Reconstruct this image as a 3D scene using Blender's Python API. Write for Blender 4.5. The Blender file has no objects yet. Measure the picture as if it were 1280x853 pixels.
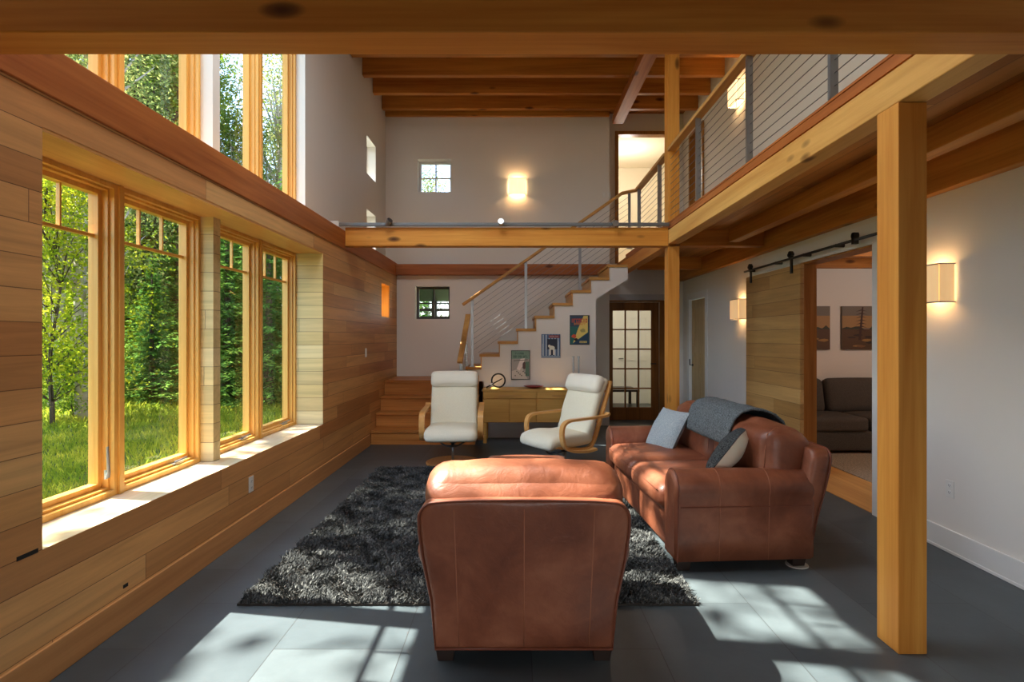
import bpy, math, random
import numpy as np
from mathutils import Vector, Matrix, noise

random.seed(7)
SC = bpy.context.scene
COL = SC.collection
PI = math.pi

# ------------------------------------------------------------------ camera
cam_d = bpy.data.cameras.new('camera')
cam = bpy.data.objects.new('camera', cam_d)
COL.objects.link(cam)
cam.location = (0, 0, 1.45)
cam.rotation_euler = (PI / 2, 0, 0)
cam_d.sensor_width = 36
cam_d.lens = 19.69
cam_d.shift_x = -5 / 1280
cam_d.shift_y = -3.5 / 1280
cam_d.clip_start = 0.05
cam_d.clip_end = 300
SC.camera = cam

# ------------------------------------------------------------------ world, sun, added fill lights, exposure
SC.view_settings.view_transform = 'Standard'
SC.view_settings.look = 'None'
SC.view_settings.gamma = 1
SC.view_settings.use_curve_mapping = False
SC.view_settings.exposure = 1.0
SUN_STRENGTH = 19.5
SKY_STRENGTH = 0.5
REAR_FILL_W = 6
ROOF_FILL_W = 55
world = bpy.data.worlds.new('sky')
SC.world = world
world.use_nodes = True
wn = world.node_tree
wn.nodes.clear()
sky = wn.nodes.new('ShaderNodeTexSky')
sky.sky_type = 'NISHITA'
sky.sun_disc = False
sky.ozone_density = 2.5
sky.sun_elevation = math.radians(50)
sky.sun_rotation = math.radians(-80)
bg = wn.nodes.new('ShaderNodeBackground')
bg.inputs[1].default_value = SKY_STRENGTH
wo = wn.nodes.new('ShaderNodeOutputWorld')
wn.links.new(sky.outputs[0], bg.inputs[0])
wn.links.new(bg.outputs[0], wo.inputs[0])

sun_d = bpy.data.lights.new('sun', 'SUN')
sun_d.energy = SUN_STRENGTH
sun_d.angle = math.radians(0.6)
sun_d.color = (1.0, 0.93, 0.82)
sun = bpy.data.objects.new('sun', sun_d)
COL.objects.link(sun)
sun.rotation_euler = Vector((1, -0.17, -1.2)).to_track_quat('-Z', 'Y').to_euler()
sun.location = (-12, 5, 15)


def area_light(name, loc, direction, sx, sy, power, color):
    d = bpy.data.lights.new(name, 'AREA')
    d.shape = 'RECTANGLE'
    d.size = sx
    d.size_y = sy
    d.energy = power
    d.color = color
    o = bpy.data.objects.new(name, d)
    COL.objects.link(o)
    o.location = loc
    o.rotation_euler = Vector(direction).to_track_quat('-Z', 'Y').to_euler()
    return o


# added fill lights with no seen source: one behind the viewpoint, one overhead
area_light('rear_fill', (0.2, -3.3, 1.3), (0, 1, -0.36), 1.2, 1.2, REAR_FILL_W, (1.0, 0.97, 0.93)).data.spread = math.radians(62)
area_light('roof_fill', (-0.9, 3.3, 5.37), (0, 0.0, -1), 1.7, 1.7, ROOF_FILL_W, (0.95, 0.97, 1.0))

# ------------------------------------------------------------------ helpers


def srgb(r, g, b):
    def f(c):
        c /= 255.0
        return c / 12.92 if c <= 0.04045 else ((c + 0.055) / 1.055) ** 2.4
    return (f(r), f(g), f(b), 1.0)


class MB:
    """collects geometry, links it as ONE mesh object"""

    def __init__(self):
        self.v = []
        self.f = []
        self.mi = []
        self.cur = 0

    def face(self, idx):
        self.f.append(tuple(idx))
        self.mi.append(self.cur)

    def box(self, x0, x1, y0, y1, z0, z1):
        b = len(self.v)
        self.v += [(x0, y0, z0), (x1, y0, z0), (x1, y1, z0), (x0, y1, z0),
                   (x0, y0, z1), (x1, y0, z1), (x1, y1, z1), (x0, y1, z1)]
        for q in ((0, 3, 2, 1), (4, 5, 6, 7), (0, 1, 5, 4), (1, 2, 6, 5), (2, 3, 7, 6), (3, 0, 4, 7)):
            self.face([b + i for i in q])
        return self

    def obox(self, M, hx, hy, hz):
        b = len(self.v)
        for s in ((-1, -1, -1), (1, -1, -1), (1, 1, -1), (-1, 1, -1), (-1, -1, 1), (1, -1, 1), (1, 1, 1), (-1, 1, 1)):
            self.v.append(tuple(M @ Vector((s[0] * hx, s[1] * hy, s[2] * hz))))
        for q in ((0, 3, 2, 1), (4, 5, 6, 7), (0, 1, 5, 4), (1, 2, 6, 5), (2, 3, 7, 6), (3, 0, 4, 7)):
            self.face([b + i for i in q])
        return self

    def bar(self, p, q, w, t, up=(0, 0, 1)):
        """rectangular bar from p to q, w across, t along 'up'"""
        p, q, up = Vector(p), Vector(q), Vector(up)
        d = (q - p).normalized()
        s = d.cross(up).normalized()
        u = s.cross(d).normalized()
        M = Matrix((s, d, u)).transposed().to_4x4()
        M.translation = (p + q) / 2
        return self.obox(M, w / 2, (q - p).length / 2, t / 2)

    def tube(self, pts, r, n=8, closed=False, caps=True):
        pts = [Vector(p) for p in pts]
        m = len(pts)
        rs = r if hasattr(r, '__len__') else [r] * m
        base = len(self.v)
        ref = None
        for i, p in enumerate(pts):
            if closed:
                t = pts[(i + 1) % m] - pts[i - 1]
            else:
                t = pts[min(i + 1, m - 1)] - pts[max(i - 1, 0)]
            t.normalize()
            if ref is None:
                ref = Vector((0, 0, 1)) if abs(t.z) < 0.9 else Vector((1, 0, 0))
            s = t.cross(ref)
            if s.length < 1e-5:
                s = t.cross(Vector((0.3, 1, 0.2)))
            s.normalize()
            u = s.cross(t)
            ref = u
            for k in range(n):
                a = 2 * PI * k / n
                self.v.append(tuple(p + (s * math.cos(a) + u * math.sin(a)) * rs[i]))
        for i in range(m if closed else m - 1):
            j = (i + 1) % m
            for k in range(n):
                l = (k + 1) % n
                self.face((base + i * n + k, base + i * n + l, base + j * n + l, base + j * n + k))
        if not closed and caps:
            self.face([base + k for k in range(n)][::-1])
            self.face([base + (m - 1) * n + k for k in range(n)])
        return self

    def cyl(self, c, r, h, n=20, r2=None):
        x, y, z = c
        return self.tube([(x, y, z), (x, y, z + h)], [r, r if r2 is None else r2], n)

    def lathe(self, prof, c=(0, 0, 0), n=28):
        b = len(self.v)
        for (r, z) in prof:
            for k in range(n):
                a = 2 * PI * k / n
                self.v.append((c[0] + r * math.cos(a), c[1] + r * math.sin(a), c[2] + z))
        for i in range(len(prof) - 1):
            for k in range(n):
                l = (k + 1) % n
                self.face((b + i * n + k, b + i * n + l, b + (i + 1) * n + l, b + (i + 1) * n + k))
        self.face([b + k for k in range(n)][::-1])
        self.face([b + (len(prof) - 1) * n + k for k in range(n)])
        return self

    def prism(self, poly, a, b, fn):
        """poly of 2-D points swept from a to b; fn(u, v, w) gives the 3-D point"""
        s = len(self.v)
        n = len(poly)
        for w in (a, b):
            for (u, v) in poly:
                self.v.append(fn(u, v, w))
        self.face([s + i for i in range(n)])
        self.face([s + n + i for i in range(n)][::-1])
        for i in range(n):
            j = (i + 1) % n
            self.face((s + i, s + n + i, s + n + j, s + j))
        return self

    def sweep(self, poly, ws, fn):
        """closed 2-D outline swept over several stations: ws = [(w, scale), ...]"""
        s = len(self.v)
        n = len(poly)
        cu = sum(p[0] for p in poly) / n
        cv = sum(p[1] for p in poly) / n
        for (w, k) in ws:
            for (u, v) in poly:
                # inset outline by k metres towards its centre
                du, dv = u - cu, v - cv
                L = math.hypot(du, dv) or 1
                f = max(0.02, (L - k) / L)
                self.v.append(fn(cu + du * f, cv + dv * f, w))
        self.face([s + i for i in range(n)])
        e = s + (len(ws) - 1) * n
        self.face([e + i for i in range(n)][::-1])
        for q in range(len(ws) - 1):
            for i in range(n):
                j = (i + 1) % n
                self.face((s + q * n + i, s + (q + 1) * n + i, s + (q + 1) * n + j, s + q * n + j))
        return self

    @staticmethod
    def rpoint(u, h, r, puff=(0, 0, 0), warp=None, out=0.0):
        """the point of a puffed box that belongs to u on the unit cube's surface"""
        p = [u[i] * h[i] for i in range(3)]
        inn = [max(-(h[i] - r), min(h[i] - r, p[i])) for i in range(3)]
        d = [p[i] - inn[i] for i in range(3)]
        L = math.sqrt(sum(x * x for x in d))
        if L > 1e-9:
            k = r * min(1, max(abs(x) for x in d) / r) / L
            p = [inn[i] + d[i] * k for i in range(3)]
        for a in range(3):
            o = [x for x in range(3) if x != a]
            p[a] += puff[a] * u[a] * (1 - u[o[0]] ** 2) * (1 - u[o[1]] ** 2)
        for a in range(3):
            if abs(u[a]) > 0.999:
                p[a] += out * u[a]
        q = Vector(p)
        return Vector(warp(q)) if warp else q

    def rbox(self, c, h, r, puff=(0, 0, 0), n=12, M=None, warp=None):
        """rounded, puffed box: centre c, half sizes h, edge radius r"""
        key = {}
        g = [math.sin(PI / 2 * (2 * i / n - 1)) for i in range(n + 1)]
        c = Vector(c)

        def vid(u):
            k = tuple(round(x, 5) for x in u)
            if k in key:
                return key[k]
            p = [u[i] * h[i] for i in range(3)]
            inn = [max(-(h[i] - r), min(h[i] - r, p[i])) for i in range(3)]
            d = [p[i] - inn[i] for i in range(3)]
            L = math.sqrt(sum(x * x for x in d))
            if L > 1e-9:
                m = max(abs(x) for x in d)
                # spread corner samples evenly
                p = [inn[i] + d[i] / L * r * min(1, m / r) for i in range(3)]
            for a in range(3):
                o = [x for x in range(3) if x != a]
                p[a] += puff[a] * u[a] * (1 - u[o[0]] ** 2) * (1 - u[o[1]] ** 2)
            q = Vector(p)
            if warp:
                q = Vector(warp(q))
            q = q + c
            if M is not None:
                q = M @ q
            key[k] = len(self.v)
            self.v.append(tuple(q))
            return key[k]
        for a in range(3):
            o1, o2 = (a + 1) % 3, (a + 2) % 3
            for s in (-1, 1):
                for i in range(n):
                    for j in range(n):
                        qs = []
                        for (di, dj) in ((0, 0), (1, 0), (1, 1), (0, 1)):
                            u = [0, 0, 0]
                            u[a] = s
                            u[o1] = g[i + di]
                            u[o2] = g[j + dj]
                            qs.append(vid(u))
                        self.face(qs if s > 0 else qs[::-1])
        return self

    def build(self, name, mat=None, parent=None, smooth=False, bevel=0, seg=2, loc=None, sub=0, mats=None):
        me = bpy.data.meshes.new(name)
        me.from_pydata(self.v, [], self.f)
        for m in (mats or [mat]):
            me.materials.append(m)
        if mats:
            me.polygons.foreach_set('material_index', self.mi)
        if smooth:
            me.polygons.foreach_set('use_smooth', [True] * len(me.polygons))
        me.update()
        o = bpy.data.objects.new(name, me)
        COL.objects.link(o)
        if parent is not None:
            o.parent = parent
        if loc:
            o.location = loc
        if sub:
            s = o.modifiers.new('sub', 'SUBSURF')
            s.levels = sub
            s.render_levels = sub
        if bevel:
            b = o.modifiers.new('bevel', 'BEVEL')
            b.width = bevel
            b.segments = seg
            b.limit_method = 'ANGLE'
            b.angle_limit = math.radians(40)
        return o


def tag(o, label=None, cat=None, group=None, kind=None):
    if label:
        o['label'] = label
    if cat:
        o['category'] = cat
    if group:
        o['group'] = group
    if kind:
        o['kind'] = kind
    return o


def thing(name, label, cat, loc=(0, 0, 0), rotz=0, group=None, kind=None):
    o = bpy.data.objects.new(name, None)
    o.empty_display_size = 0.1
    COL.objects.link(o)
    o.location = loc
    o.rotation_euler = (0, 0, rotz)
    return tag(o, label, cat, group, kind)


def dup(o, parent=None):
    c = o.copy()
    COL.objects.link(c)
    if parent is not None:
        c.parent = parent
    for ch in list(o.children):
        dup(ch, c)
    return c


def slab(mb, ax, a0, a1, u0, u1, v0, v1, holes=()):
    """wall slab with rectangular holes; ax 'x': u = y, v = z; ax 'y': u = x, v = z; ax 'z': u = x, v = y"""
    us = sorted(set([u0, u1] + [min(max(h[i], u0), u1) for h in holes for i in (0, 1)]))
    vs = sorted(set([v0, v1] + [min(max(h[i], v0), v1) for h in holes for i in (2, 3)]))

    def P(a, u, v):
        return {'x': (a, u, v), 'y': (u, a, v), 'z': (u, v, a)}[ax]

    def solid(i, j):
        if i < 0 or j < 0 or i >= len(us) - 1 or j >= len(vs) - 1:
            return False
        cu, cv = (us[i] + us[i + 1]) / 2, (vs[j] + vs[j + 1]) / 2
        return not any(h[0] < cu < h[1] and h[2] < cv < h[3] for h in holes)

    def quad(*p):
        b = len(mb.v)
        mb.v += p
        mb.face((b, b + 1, b + 2, b + 3))
    for i in range(len(us) - 1):
        for j in range(len(vs) - 1):
            if not solid(i, j):
                continue
            ua, ub, va, vb = us[i], us[i + 1], vs[j], vs[j + 1]
            quad(P(a0, ua, va), P(a0, ub, va), P(a0, ub, vb), P(a0, ua, vb))
            quad(P(a1, ua, va), P(a1, ua, vb), P(a1, ub, vb), P(a1, ub, va))
            if not solid(i - 1, j):
                quad(P(a0, ua, va), P(a0, ua, vb), P(a1, ua, vb), P(a1, ua, va))
            if not solid(i + 1, j):
                quad(P(a0, ub, va), P(a1, ub, va), P(a1, ub, vb), P(a0, ub, vb))
            if not solid(i, j - 1):
                quad(P(a0, ua, va), P(a1, ua, va), P(a1, ub, va), P(a0, ub, va))
            if not solid(i, j + 1):
                quad(P(a0, ua, vb), P(a0, ub, vb), P(a1, ub, vb), P(a1, ua, vb))
    return mb


# ------------------------------------------------------------------ materials
class NT:
    def __init__(self, name):
        self.m = bpy.data.materials.new(name)
        self.m.use_nodes = True
        self.t = self.m.node_tree
        self.p = self.t.nodes['Principled BSDF']
        self.out = self.t.nodes['Material Output']

    def n(self, kind, **kw):
        nd = self.t.nodes.new('ShaderNode' + kind)
        for k, v in kw.items():
            setattr(nd, k, v)
        return nd

    def l(self, a, b):
        self.t.links.new(a, b)

    def math(self, op, a, b=None, c=None):
        nd = self.n('Math', operation=op)
        for i, x in enumerate((a, b, c)):
            if x is None:
                continue
            if isinstance(x, (int, float)):
                nd.inputs[i].default_value = x
            else:
                self.l(x, nd.inputs[i])
        return nd.outputs[0]

    def mix(self, fac, a, b, blend='MIX'):
        nd = self.n('Mix', data_type='RGBA', blend_type=blend)
        for s, x in ((nd.inputs[0], fac), (nd.inputs[6], a), (nd.inputs[7], b)):
            if isinstance(x, (int, float)):
                s.default_value = x
            elif isinstance(x, tuple):
                s.default_value = x
            else:
                self.l(x, s)
        return nd.outputs[2]

    def ramp(self, fac, stops):
        nd = self.n('ValToRGB')
        cr = nd.color_ramp
        while len(cr.elements) < len(stops):
            cr.elements.new(0.5)
        for e, (p, c) in zip(cr.elements, stops):
            e.position = p
            e.color = c if isinstance(c, tuple) else (c, c, c, 1)
        self.l(fac, nd.inputs[0])
        return nd.outputs[0]

    def noise(self, vec, scale, detail=3, rough=0.55, dist=0.0):
        nd = self.n('TexNoise')
        nd.inputs['Scale'].default_value = scale
        nd.inputs['Detail'].default_value = detail
        nd.inputs['Roughness'].default_value = rough
        nd.inputs['Distortion'].default_value = dist
        if vec is not None:
            self.l(vec, nd.inputs['Vector'])
        return nd.outputs[0]

    def coord(self, scale=(1, 1, 1), rnd=True, which='Object'):
        tc = self.n('TexCoord')
        mp = self.n('Mapping')
        mp.inputs['Scale'].default_value = scale
        self.l(tc.outputs[which], mp.inputs['Vector'])
        if rnd:
            oi = self.n('ObjectInfo')
            r = self.math('MULTIPLY', oi.outputs['Random'], 37.0)
            cb = self.n('CombineXYZ')
            for i in range(3):
                self.l(r, cb.inputs[i])
            self.l(cb.outputs[0], mp.inputs['Location'])
        return mp.outputs[0]

    def bump(self, h, strength=0.2, dist=0.01):
        nd = self.n('Bump')
        nd.inputs['Strength'].default_value = strength
        nd.inputs['Distance'].default_value = dist
        self.l(h, nd.inputs['Height'])
        self.l(nd.outputs[0], self.p.inputs['Normal'])

    def base(self, c):
        if isinstance(c, tuple):
            self.p.inputs['Base Color'].default_value = c
        else:
            self.l(c, self.p.inputs['Base Color'])

    def set(self, **kw):
        for k, v in kw.items():
            self.p.inputs[k.replace('_', ' ')].default_value = v
        return self


def plain(name, c, rough=0.5, metal=0.0, var=0.0, spec=0.5):
    a = NT(name)
    a.set(Roughness=rough, Metallic=metal)
    a.p.inputs['Specular IOR Level'].default_value = spec
    if var:
        f = a.noise(a.coord((1, 1, 1)), 9, 4)
        d = tuple(x * (1 - var) for x in c[:3]) + (1,)
        a.base(a.mix(f, d, c))
    else:
        a.base(c)
    return a.m


def wood(name, c1, c2, axis='Y', knots=0.0, rough=0.5, grain=1.0, spec=0.22):
    a = NT(name)
    a.set(Roughness=rough)
    a.p.inputs['Specular IOR Level'].default_value = spec
    k = {'X': 0, 'Y': 1, 'Z': 2}[axis]
    s1 = [7.0 * grain] * 3
    s1[k] = 0.45 * grain
    s2 = [46.0 * grain] * 3
    s2[k] = 1.1 * grain
    n1 = a.noise(a.coord(tuple(s1)), 1.0, 4, 0.6, 0.6)
    n2 = a.noise(a.coord(tuple(s2)), 1.0, 3, 0.6, 0.2)
    f = a.math('ADD', a.math('MULTIPLY', n1, 0.7), a.math('MULTIPLY', n2, 0.3))
    col = a.ramp(f, [(0.34, c2), (0.62, c1)])
    if knots:
        s3 = [7.0] * 3
        s3[k] = 2.8
        vo = a.n('TexVoronoi')
        vo.inputs['Scale'].default_value = 1.0
        a.l(a.coord(tuple(s3)), vo.inputs['Vector'])
        dark = a.ramp(vo.outputs['Distance'], [(0.05, 1.0), (0.15, 0.75), (0.25, 0.0)])
        hue = a.n('SeparateColor')
        a.l(vo.outputs['Color'], hue.inputs[0])
        sel = a.math('LESS_THAN', hue.outputs[0], knots)
        col = a.mix(a.math('MULTIPLY', dark, a.math('MULTIPLY', sel, 0.9)), col, srgb(62, 28, 12))
    a.base(col)
    a.bump(n2, 0.08, 0.004)
    return a.m


def planks(name, pitch, tones, axis='Y', rowax='Z', length=1.7, z0=0.0, rough=0.5, groove=0.028):
    """boards of one width laid in rows; each board its own tone"""
    a = NT(name)
    a.set(Roughness=rough)
    a.p.inputs['Specular IOR Level'].default_value = 0.3
    tc = a.n('TexCoord')
    sp = a.n('SeparateXYZ')
    a.l(tc.outputs['Object'], sp.inputs[0])
    idx = {'X': 0, 'Y': 1, 'Z': 2}
    R = a.math('DIVIDE', a.math('SUBTRACT', sp.outputs[idx[rowax]], z0), pitch)
    row = a.math('FLOOR', R)
    fr = a.math('FRACT', R)
    wn1 = a.n('TexWhiteNoise', noise_dimensions='1D')
    a.l(row, wn1.inputs['W'])
    S = a.math('ADD', a.math('DIVIDE', sp.outputs[idx[axis]], length), a.math('MULTIPLY', wn1.outputs[0], 5.0))
    seg = a.math('FLOOR', S)
    sfr = a.math('FRACT', S)
    cb = a.n('CombineXYZ')
    a.l(row, cb.inputs[0])
    a.l(seg, cb.inputs[1])
    wn2 = a.n('TexWhiteNoise', noise_dimensions='2D')
    a.l(cb.outputs[0], wn2.inputs['Vector'])
    nt = len(tones)
    tone = a.ramp(wn2.outputs[0], [(i / (nt - 1), t) for i, t in enumerate(tones)])
    # grain
    k = idx[axis]
    s = [16.0] * 3
    s[k] = 0.8
    mp = a.n('Mapping')
    mp.inputs['Scale'].default_value = tuple(s)
    a.l(tc.outputs['Object'], mp.inputs['Vector'])
    off = a.n('CombineXYZ')
    a.l(a.math('MULTIPLY', wn2.outputs[0], 50), off.inputs[k])
    a.l(off.outputs[0], mp.inputs['Location'])
    g1 = a.noise(mp.outputs[0], 1.0, 5, 0.65, 0.7)
    shade = a.ramp(g1, [(0.3, 0.76), (0.62, 1.05)])
    col = a.mix(1.0, tone, shade, 'MULTIPLY')
    gm = a.math('MAXIMUM', a.math('LESS_THAN', fr, groove), a.math('LESS_THAN', sfr, 0.004 / length))
    col = a.mix(a.math('MULTIPLY', gm, 0.7), col, srgb(70, 42, 24))
    a.base(col)
    a.bump(a.math('SUBTRACT', a.math('MULTIPLY', g1, 0.2), gm), 0.35, 0.006)
    return a.m


M = {}
M['white_wall'] = plain('white_wall', srgb(226, 221, 214), 0.75, var=0.02, spec=0.25)
M['white_trim'] = plain('white_trim', srgb(225, 225, 222), 0.4)
M['shaded_trim'] = plain('shaded_trim', srgb(176, 178, 182), 0.5)  # white casing paint greyed, its shade put into the colour
M['cream_wall'] = plain('cream_wall', srgb(232, 222, 200), 0.8)
M['honey_y'] = wood('honey_timber_y', srgb(226, 156, 74), srgb(194, 116, 42), 'Y', 0.22)
M['honey_x'] = wood('honey_timber_x', srgb(226, 156, 68), srgb(194, 114, 38), 'X', 0.5)
M['honey_z'] = wood('honey_timber_z', srgb(226, 160, 74), srgb(196, 120, 42), 'Z', 0.14)
M['pale_y'] = wood('pale_timber_y', srgb(230, 180, 102), srgb(202, 144, 72), 'Y', 0.1)
M['red_y'] = wood('red_timber_y', srgb(186, 112, 56), srgb(140, 74, 30), 'Y', 0.25)
M['red_x'] = wood('red_timber_x', srgb(178, 108, 62), srgb(130, 70, 34), 'X', 0.25)
M['joist_x'] = wood('joist_timber_x', srgb(204, 136, 62), srgb(156, 92, 36), 'X', 0.3)
M['joist_y'] = wood('joist_timber_y', srgb(208, 142, 66), srgb(160, 96, 38), 'Y', 0.3)
M['deck_board'] = planks('ceiling_boards', 0.14, [srgb(186, 124, 58), srgb(206, 144, 72), srgb(170, 108, 48)], 'Y', 'X', 2.5, rough=0.5)
M['roof_board'] = planks('roof_boards', 0.14, [srgb(160, 96, 46), srgb(186, 118, 58), srgb(146, 84, 38)], 'X', 'Y', 2.5, rough=0.5)
M['shiplap'] = planks('shiplap_boards', 0.1355, [srgb(202, 144, 88), srgb(220, 166, 104), srgb(208, 150, 92), srgb(226, 178, 116), srgb(186, 128, 76), srgb(212, 158, 98)],
                      'Y', 'Z', 1.9, z0=0.159 - 0.1355 * 2)
M['win_y'] = wood('window_wood_y', srgb(230, 178, 96), srgb(208, 148, 64), 'Y', 0, 0.3)
M['win_z'] = wood('window_wood_z', srgb(230, 178, 96), srgb(208, 148, 64), 'Z', 0, 0.3)
M['skirting'] = wood('skirting_wood', srgb(206, 152, 98), srgb(176, 124, 76), 'Y', 0, 0.45)
M['lit_shiplap'] = planks('lit_shiplap', 0.1355, [srgb(218, 194, 138), srgb(208, 182, 124), srgb(224, 202, 150), srgb(198, 170, 114)], 'X', 'Z', 4.0, z0=0.159 - 0.1355 * 2, groove=0.03)  # the shiplap boards again, lightened so the colour carries window light
M['soffit'] = wood('soffit_wood', srgb(222, 168, 104), srgb(190, 132, 72), 'Y', 0, 0.35)
M['sill'] = wood('sill_wood', srgb(226, 208, 176), srgb(206, 182, 144), 'Y', 0, 0.18, spec=0.6)
M['oak_x'] = wood('oak_x', srgb(196, 146, 82), srgb(166, 116, 58), 'X', 0, 0.4)
M['oak_z'] = wood('oak_z', srgb(178, 126, 66), srgb(140, 92, 42), 'Z', 0, 0.4)
M['oak_y'] = wood('oak_y', srgb(206, 158, 94), srgb(176, 126, 68), 'Y', 0, 0.4)
M['step_x'] = wood('step_wood', srgb(208, 142, 76), srgb(160, 98, 46), 'X', 0.12, 0.35)
M['sideboard'] = wood('sideboard_oak', srgb(206, 160, 86), srgb(182, 134, 64), 'X', 0, 0.45)
M['barn'] = planks('barn_door_boards', 0.152, [srgb(184, 142, 84), srgb(170, 126, 72), srgb(196, 154, 96), srgb(160, 118, 66)], 'Y', 'Z', 4.0, z0=0.02)
M['door_wood'] = wood('door_wood', srgb(142, 90, 40), srgb(100, 58, 22), 'Z', 0, 0.4)
M['bent_wood'] = wood('bentwood', srgb(222, 170, 104), srgb(200, 142, 76), 'Y', 0, 0.35)
M['dark_wood'] = plain('dark_wood', srgb(46, 34, 28), 0.4)
M['steel'] = plain('brushed_steel', srgb(168, 172, 176), 0.38, 1.0)
M['dark_steel'] = plain('dark_steel', srgb(70, 70, 70), 0.4, 0.9)
M['cable'] = plain('steel_cable', srgb(120, 122, 124), 0.4, 0.8)
M['black'] = plain('black_metal', srgb(28, 27, 27), 0.4, 0.3)
M['plate'] = plain('white_plastic', srgb(222, 220, 214), 0.4)
M['slot'] = plain('dark_slot', srgb(70, 66, 62), 0.6)
M['charcoal'] = plain('charcoal_cloth', srgb(66, 62, 58), 0.95, var=0.25, spec=0.1)
M['red_glaze'] = plain('red_glaze', srgb(120, 26, 26), 0.3)
M['ivory'] = plain('ivory_cloth', srgb(232, 226, 208), 0.9, var=0.04, spec=0.15)
M['felt'] = plain('white_felt', srgb(190, 186, 176), 0.9)


def fabric(name, c1, c2, scale=180, rough=0.95, bump=0.25):
    a = NT(name)
    a.set(Roughness=rough)
    a.p.inputs['Specular IOR Level'].default_value = 0.1
    v = a.coord((1, 1, 1))
    n1 = a.noise(v, scale, 2, 0.7)
    n2 = a.noise(v, 6, 3, 0.5)
    col = a.ramp(n1, [(0.35, c2), (0.65, c1)])
    a.base(a.mix(a.math('MULTIPLY', n2, 0.25), col, c2))
    a.bump(n1, bump, 0.003)
    return a.m


M['chair_cloth'] = fabric('ivory_weave', srgb(236, 230, 206), srgb(218, 210, 184), 220, bump=0.12)
M['blue_cloth'] = fabric('blue_grey_weave', srgb(176, 184, 188), srgb(136, 148, 154), 150)
M['throw'] = fabric('grey_wool', srgb(124, 132, 136), srgb(66, 72, 76), 110, bump=0.5)
M['dark_cloth'] = fabric('dark_tweed', srgb(90, 94, 96), srgb(28, 30, 32), 130)
M['couch'] = fabric('grey_couch_cloth', srgb(96, 90, 84), srgb(70, 66, 62), 160)
M['carpet'] = fabric('beige_carpet', srgb(176, 164, 146), srgb(120, 110, 96), 60, bump=0.6)


def leather(name, c1, c2, c3):
    a = NT(name)
    a.p.inputs['Specular IOR Level'].default_value = 0.5
    v = a.coord((1, 1, 1))
    big = a.noise(v, 3.2, 4, 0.6, 0.4)
    fine = a.noise(v, 140, 3, 0.6)
    crease = a.noise(v, 11, 5, 0.62, 1.5)
    col = a.ramp(big, [(0.3, c2), (0.52, c1), (0.75, c3)])
    col = a.mix(a.math('MULTIPLY', a.ramp(crease, [(0.56, 0.0), (0.72, 1.0)]), 0.22), col, c3)
    a.base(col)
    a.l(a.ramp(big, [(0.3, 0.36), (0.75, 0.52)]), a.p.inputs['Roughness'])
    h = a.math('ADD', a.math('MULTIPLY', crease, 1.0), a.math('MULTIPLY', fine, 0.12))
    a.bump(h, 0.28, 0.012)
    return a.m


M['leather'] = leather('brown_leather', srgb(130, 74, 50), srgb(102, 54, 36), srgb(158, 98, 70))
M['piping'] = plain('leather_piping', srgb(112, 58, 38), 0.45)
M['track'] = plain('track_grey', srgb(128, 130, 130), 0.4, 0.4)
M['tan_door'] = wood('tan_door', srgb(196, 170, 128), srgb(172, 146, 104), 'Z', 0, 0.45)
M['seam'] = plain('pale_seam', srgb(158, 98, 70), 0.5)

# slate floor
a = NT('slate_tiles')
v = a.coord((1, 1, 1), rnd=False)
tc = a.n('TexCoord')
mp = a.n('Mapping')
mp.inputs['Rotation'].default_value = (0, 0, PI / 2)
mp.inputs['Location'].default_value = (0.36, 1.13, 0)
a.l(tc.outputs['Object'], mp.inputs['Vector'])
br = a.n('TexBrick')
br.offset = 0.5
br.inputs['Scale'].default_value = 1.0
br.inputs['Mortar Size'].default_value = 0.0022
br.inputs['Mortar Smooth'].default_value = 0.2
br.inputs['Brick Width'].default_value = 0.9
br.inputs['Row Height'].default_value = 0.6
br.inputs['Color1'].default_value = srgb(82, 91, 95)
br.inputs['Color2'].default_value = srgb(67, 76, 81)
br.inputs['Mortar'].default_value = srgb(50, 52, 54)
a.l(mp.outputs[0], br.inputs['Vector'])
n1 = a.noise(v, 2.2, 6, 0.65, 0.3)
n2 = a.noise(v, 30, 4, 0.6)
col = a.mix(1.0, br.outputs[0], a.ramp(n1, [(0.3, 0.82), (0.7, 1.12)]), 'MULTIPLY')
a.base(col)
a.set(Roughness=0.42)
a.p.inputs['Specular IOR Level'].default_value = 0.45
a.bump(a.math('ADD', n2, a.math('MULTIPLY', br.outputs[1], -2.0)), 0.12, 0.004)
M['slate'] = a.m

# glass: clear pane with a faint reflection
a = NT('window_glass')
tr = a.n('BsdfTransparent')
tr.inputs[0].default_value = (0.96, 0.98, 0.97, 1)
gl = a.n('BsdfGlossy')
gl.inputs['Roughness'].default_value = 0.02
lw = a.n('LayerWeight')
lw.inputs[0].default_value = 0.18
mx = a.n('MixShader')
a.l(a.math('MULTIPLY', lw.outputs['Fresnel'], 0.08), mx.inputs[0])
a.l(tr.outputs[0], mx.inputs[1])
a.l(gl.outputs[0], mx.inputs[2])
a.l(mx.outputs[0], a.out.inputs[0])
M['glass'] = a.m

# lamp shade: lit cloth
for nm_, ec, es in (('shade', (1.0, 0.60, 0.27, 1), 0.3), ('shade_bright', (1.0, 0.78, 0.42, 1), 0.75)):
    a = NT('lamp_shade_cloth')
    a.base(srgb(240, 214, 170))
    a.set(Roughness=0.9)
    th_ = a.noise(a.coord((60, 60, 4)), 1.0, 2, 0.6)
    a.l(a.math('MULTIPLY', a.ramp(th_, [(0.3, 0.82), (0.7, 1.0)]), es), a.p.inputs['Emission Strength'])
    a.p.inputs['Emission Color'].default_value = ec
    M[nm_] = a.m

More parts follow.
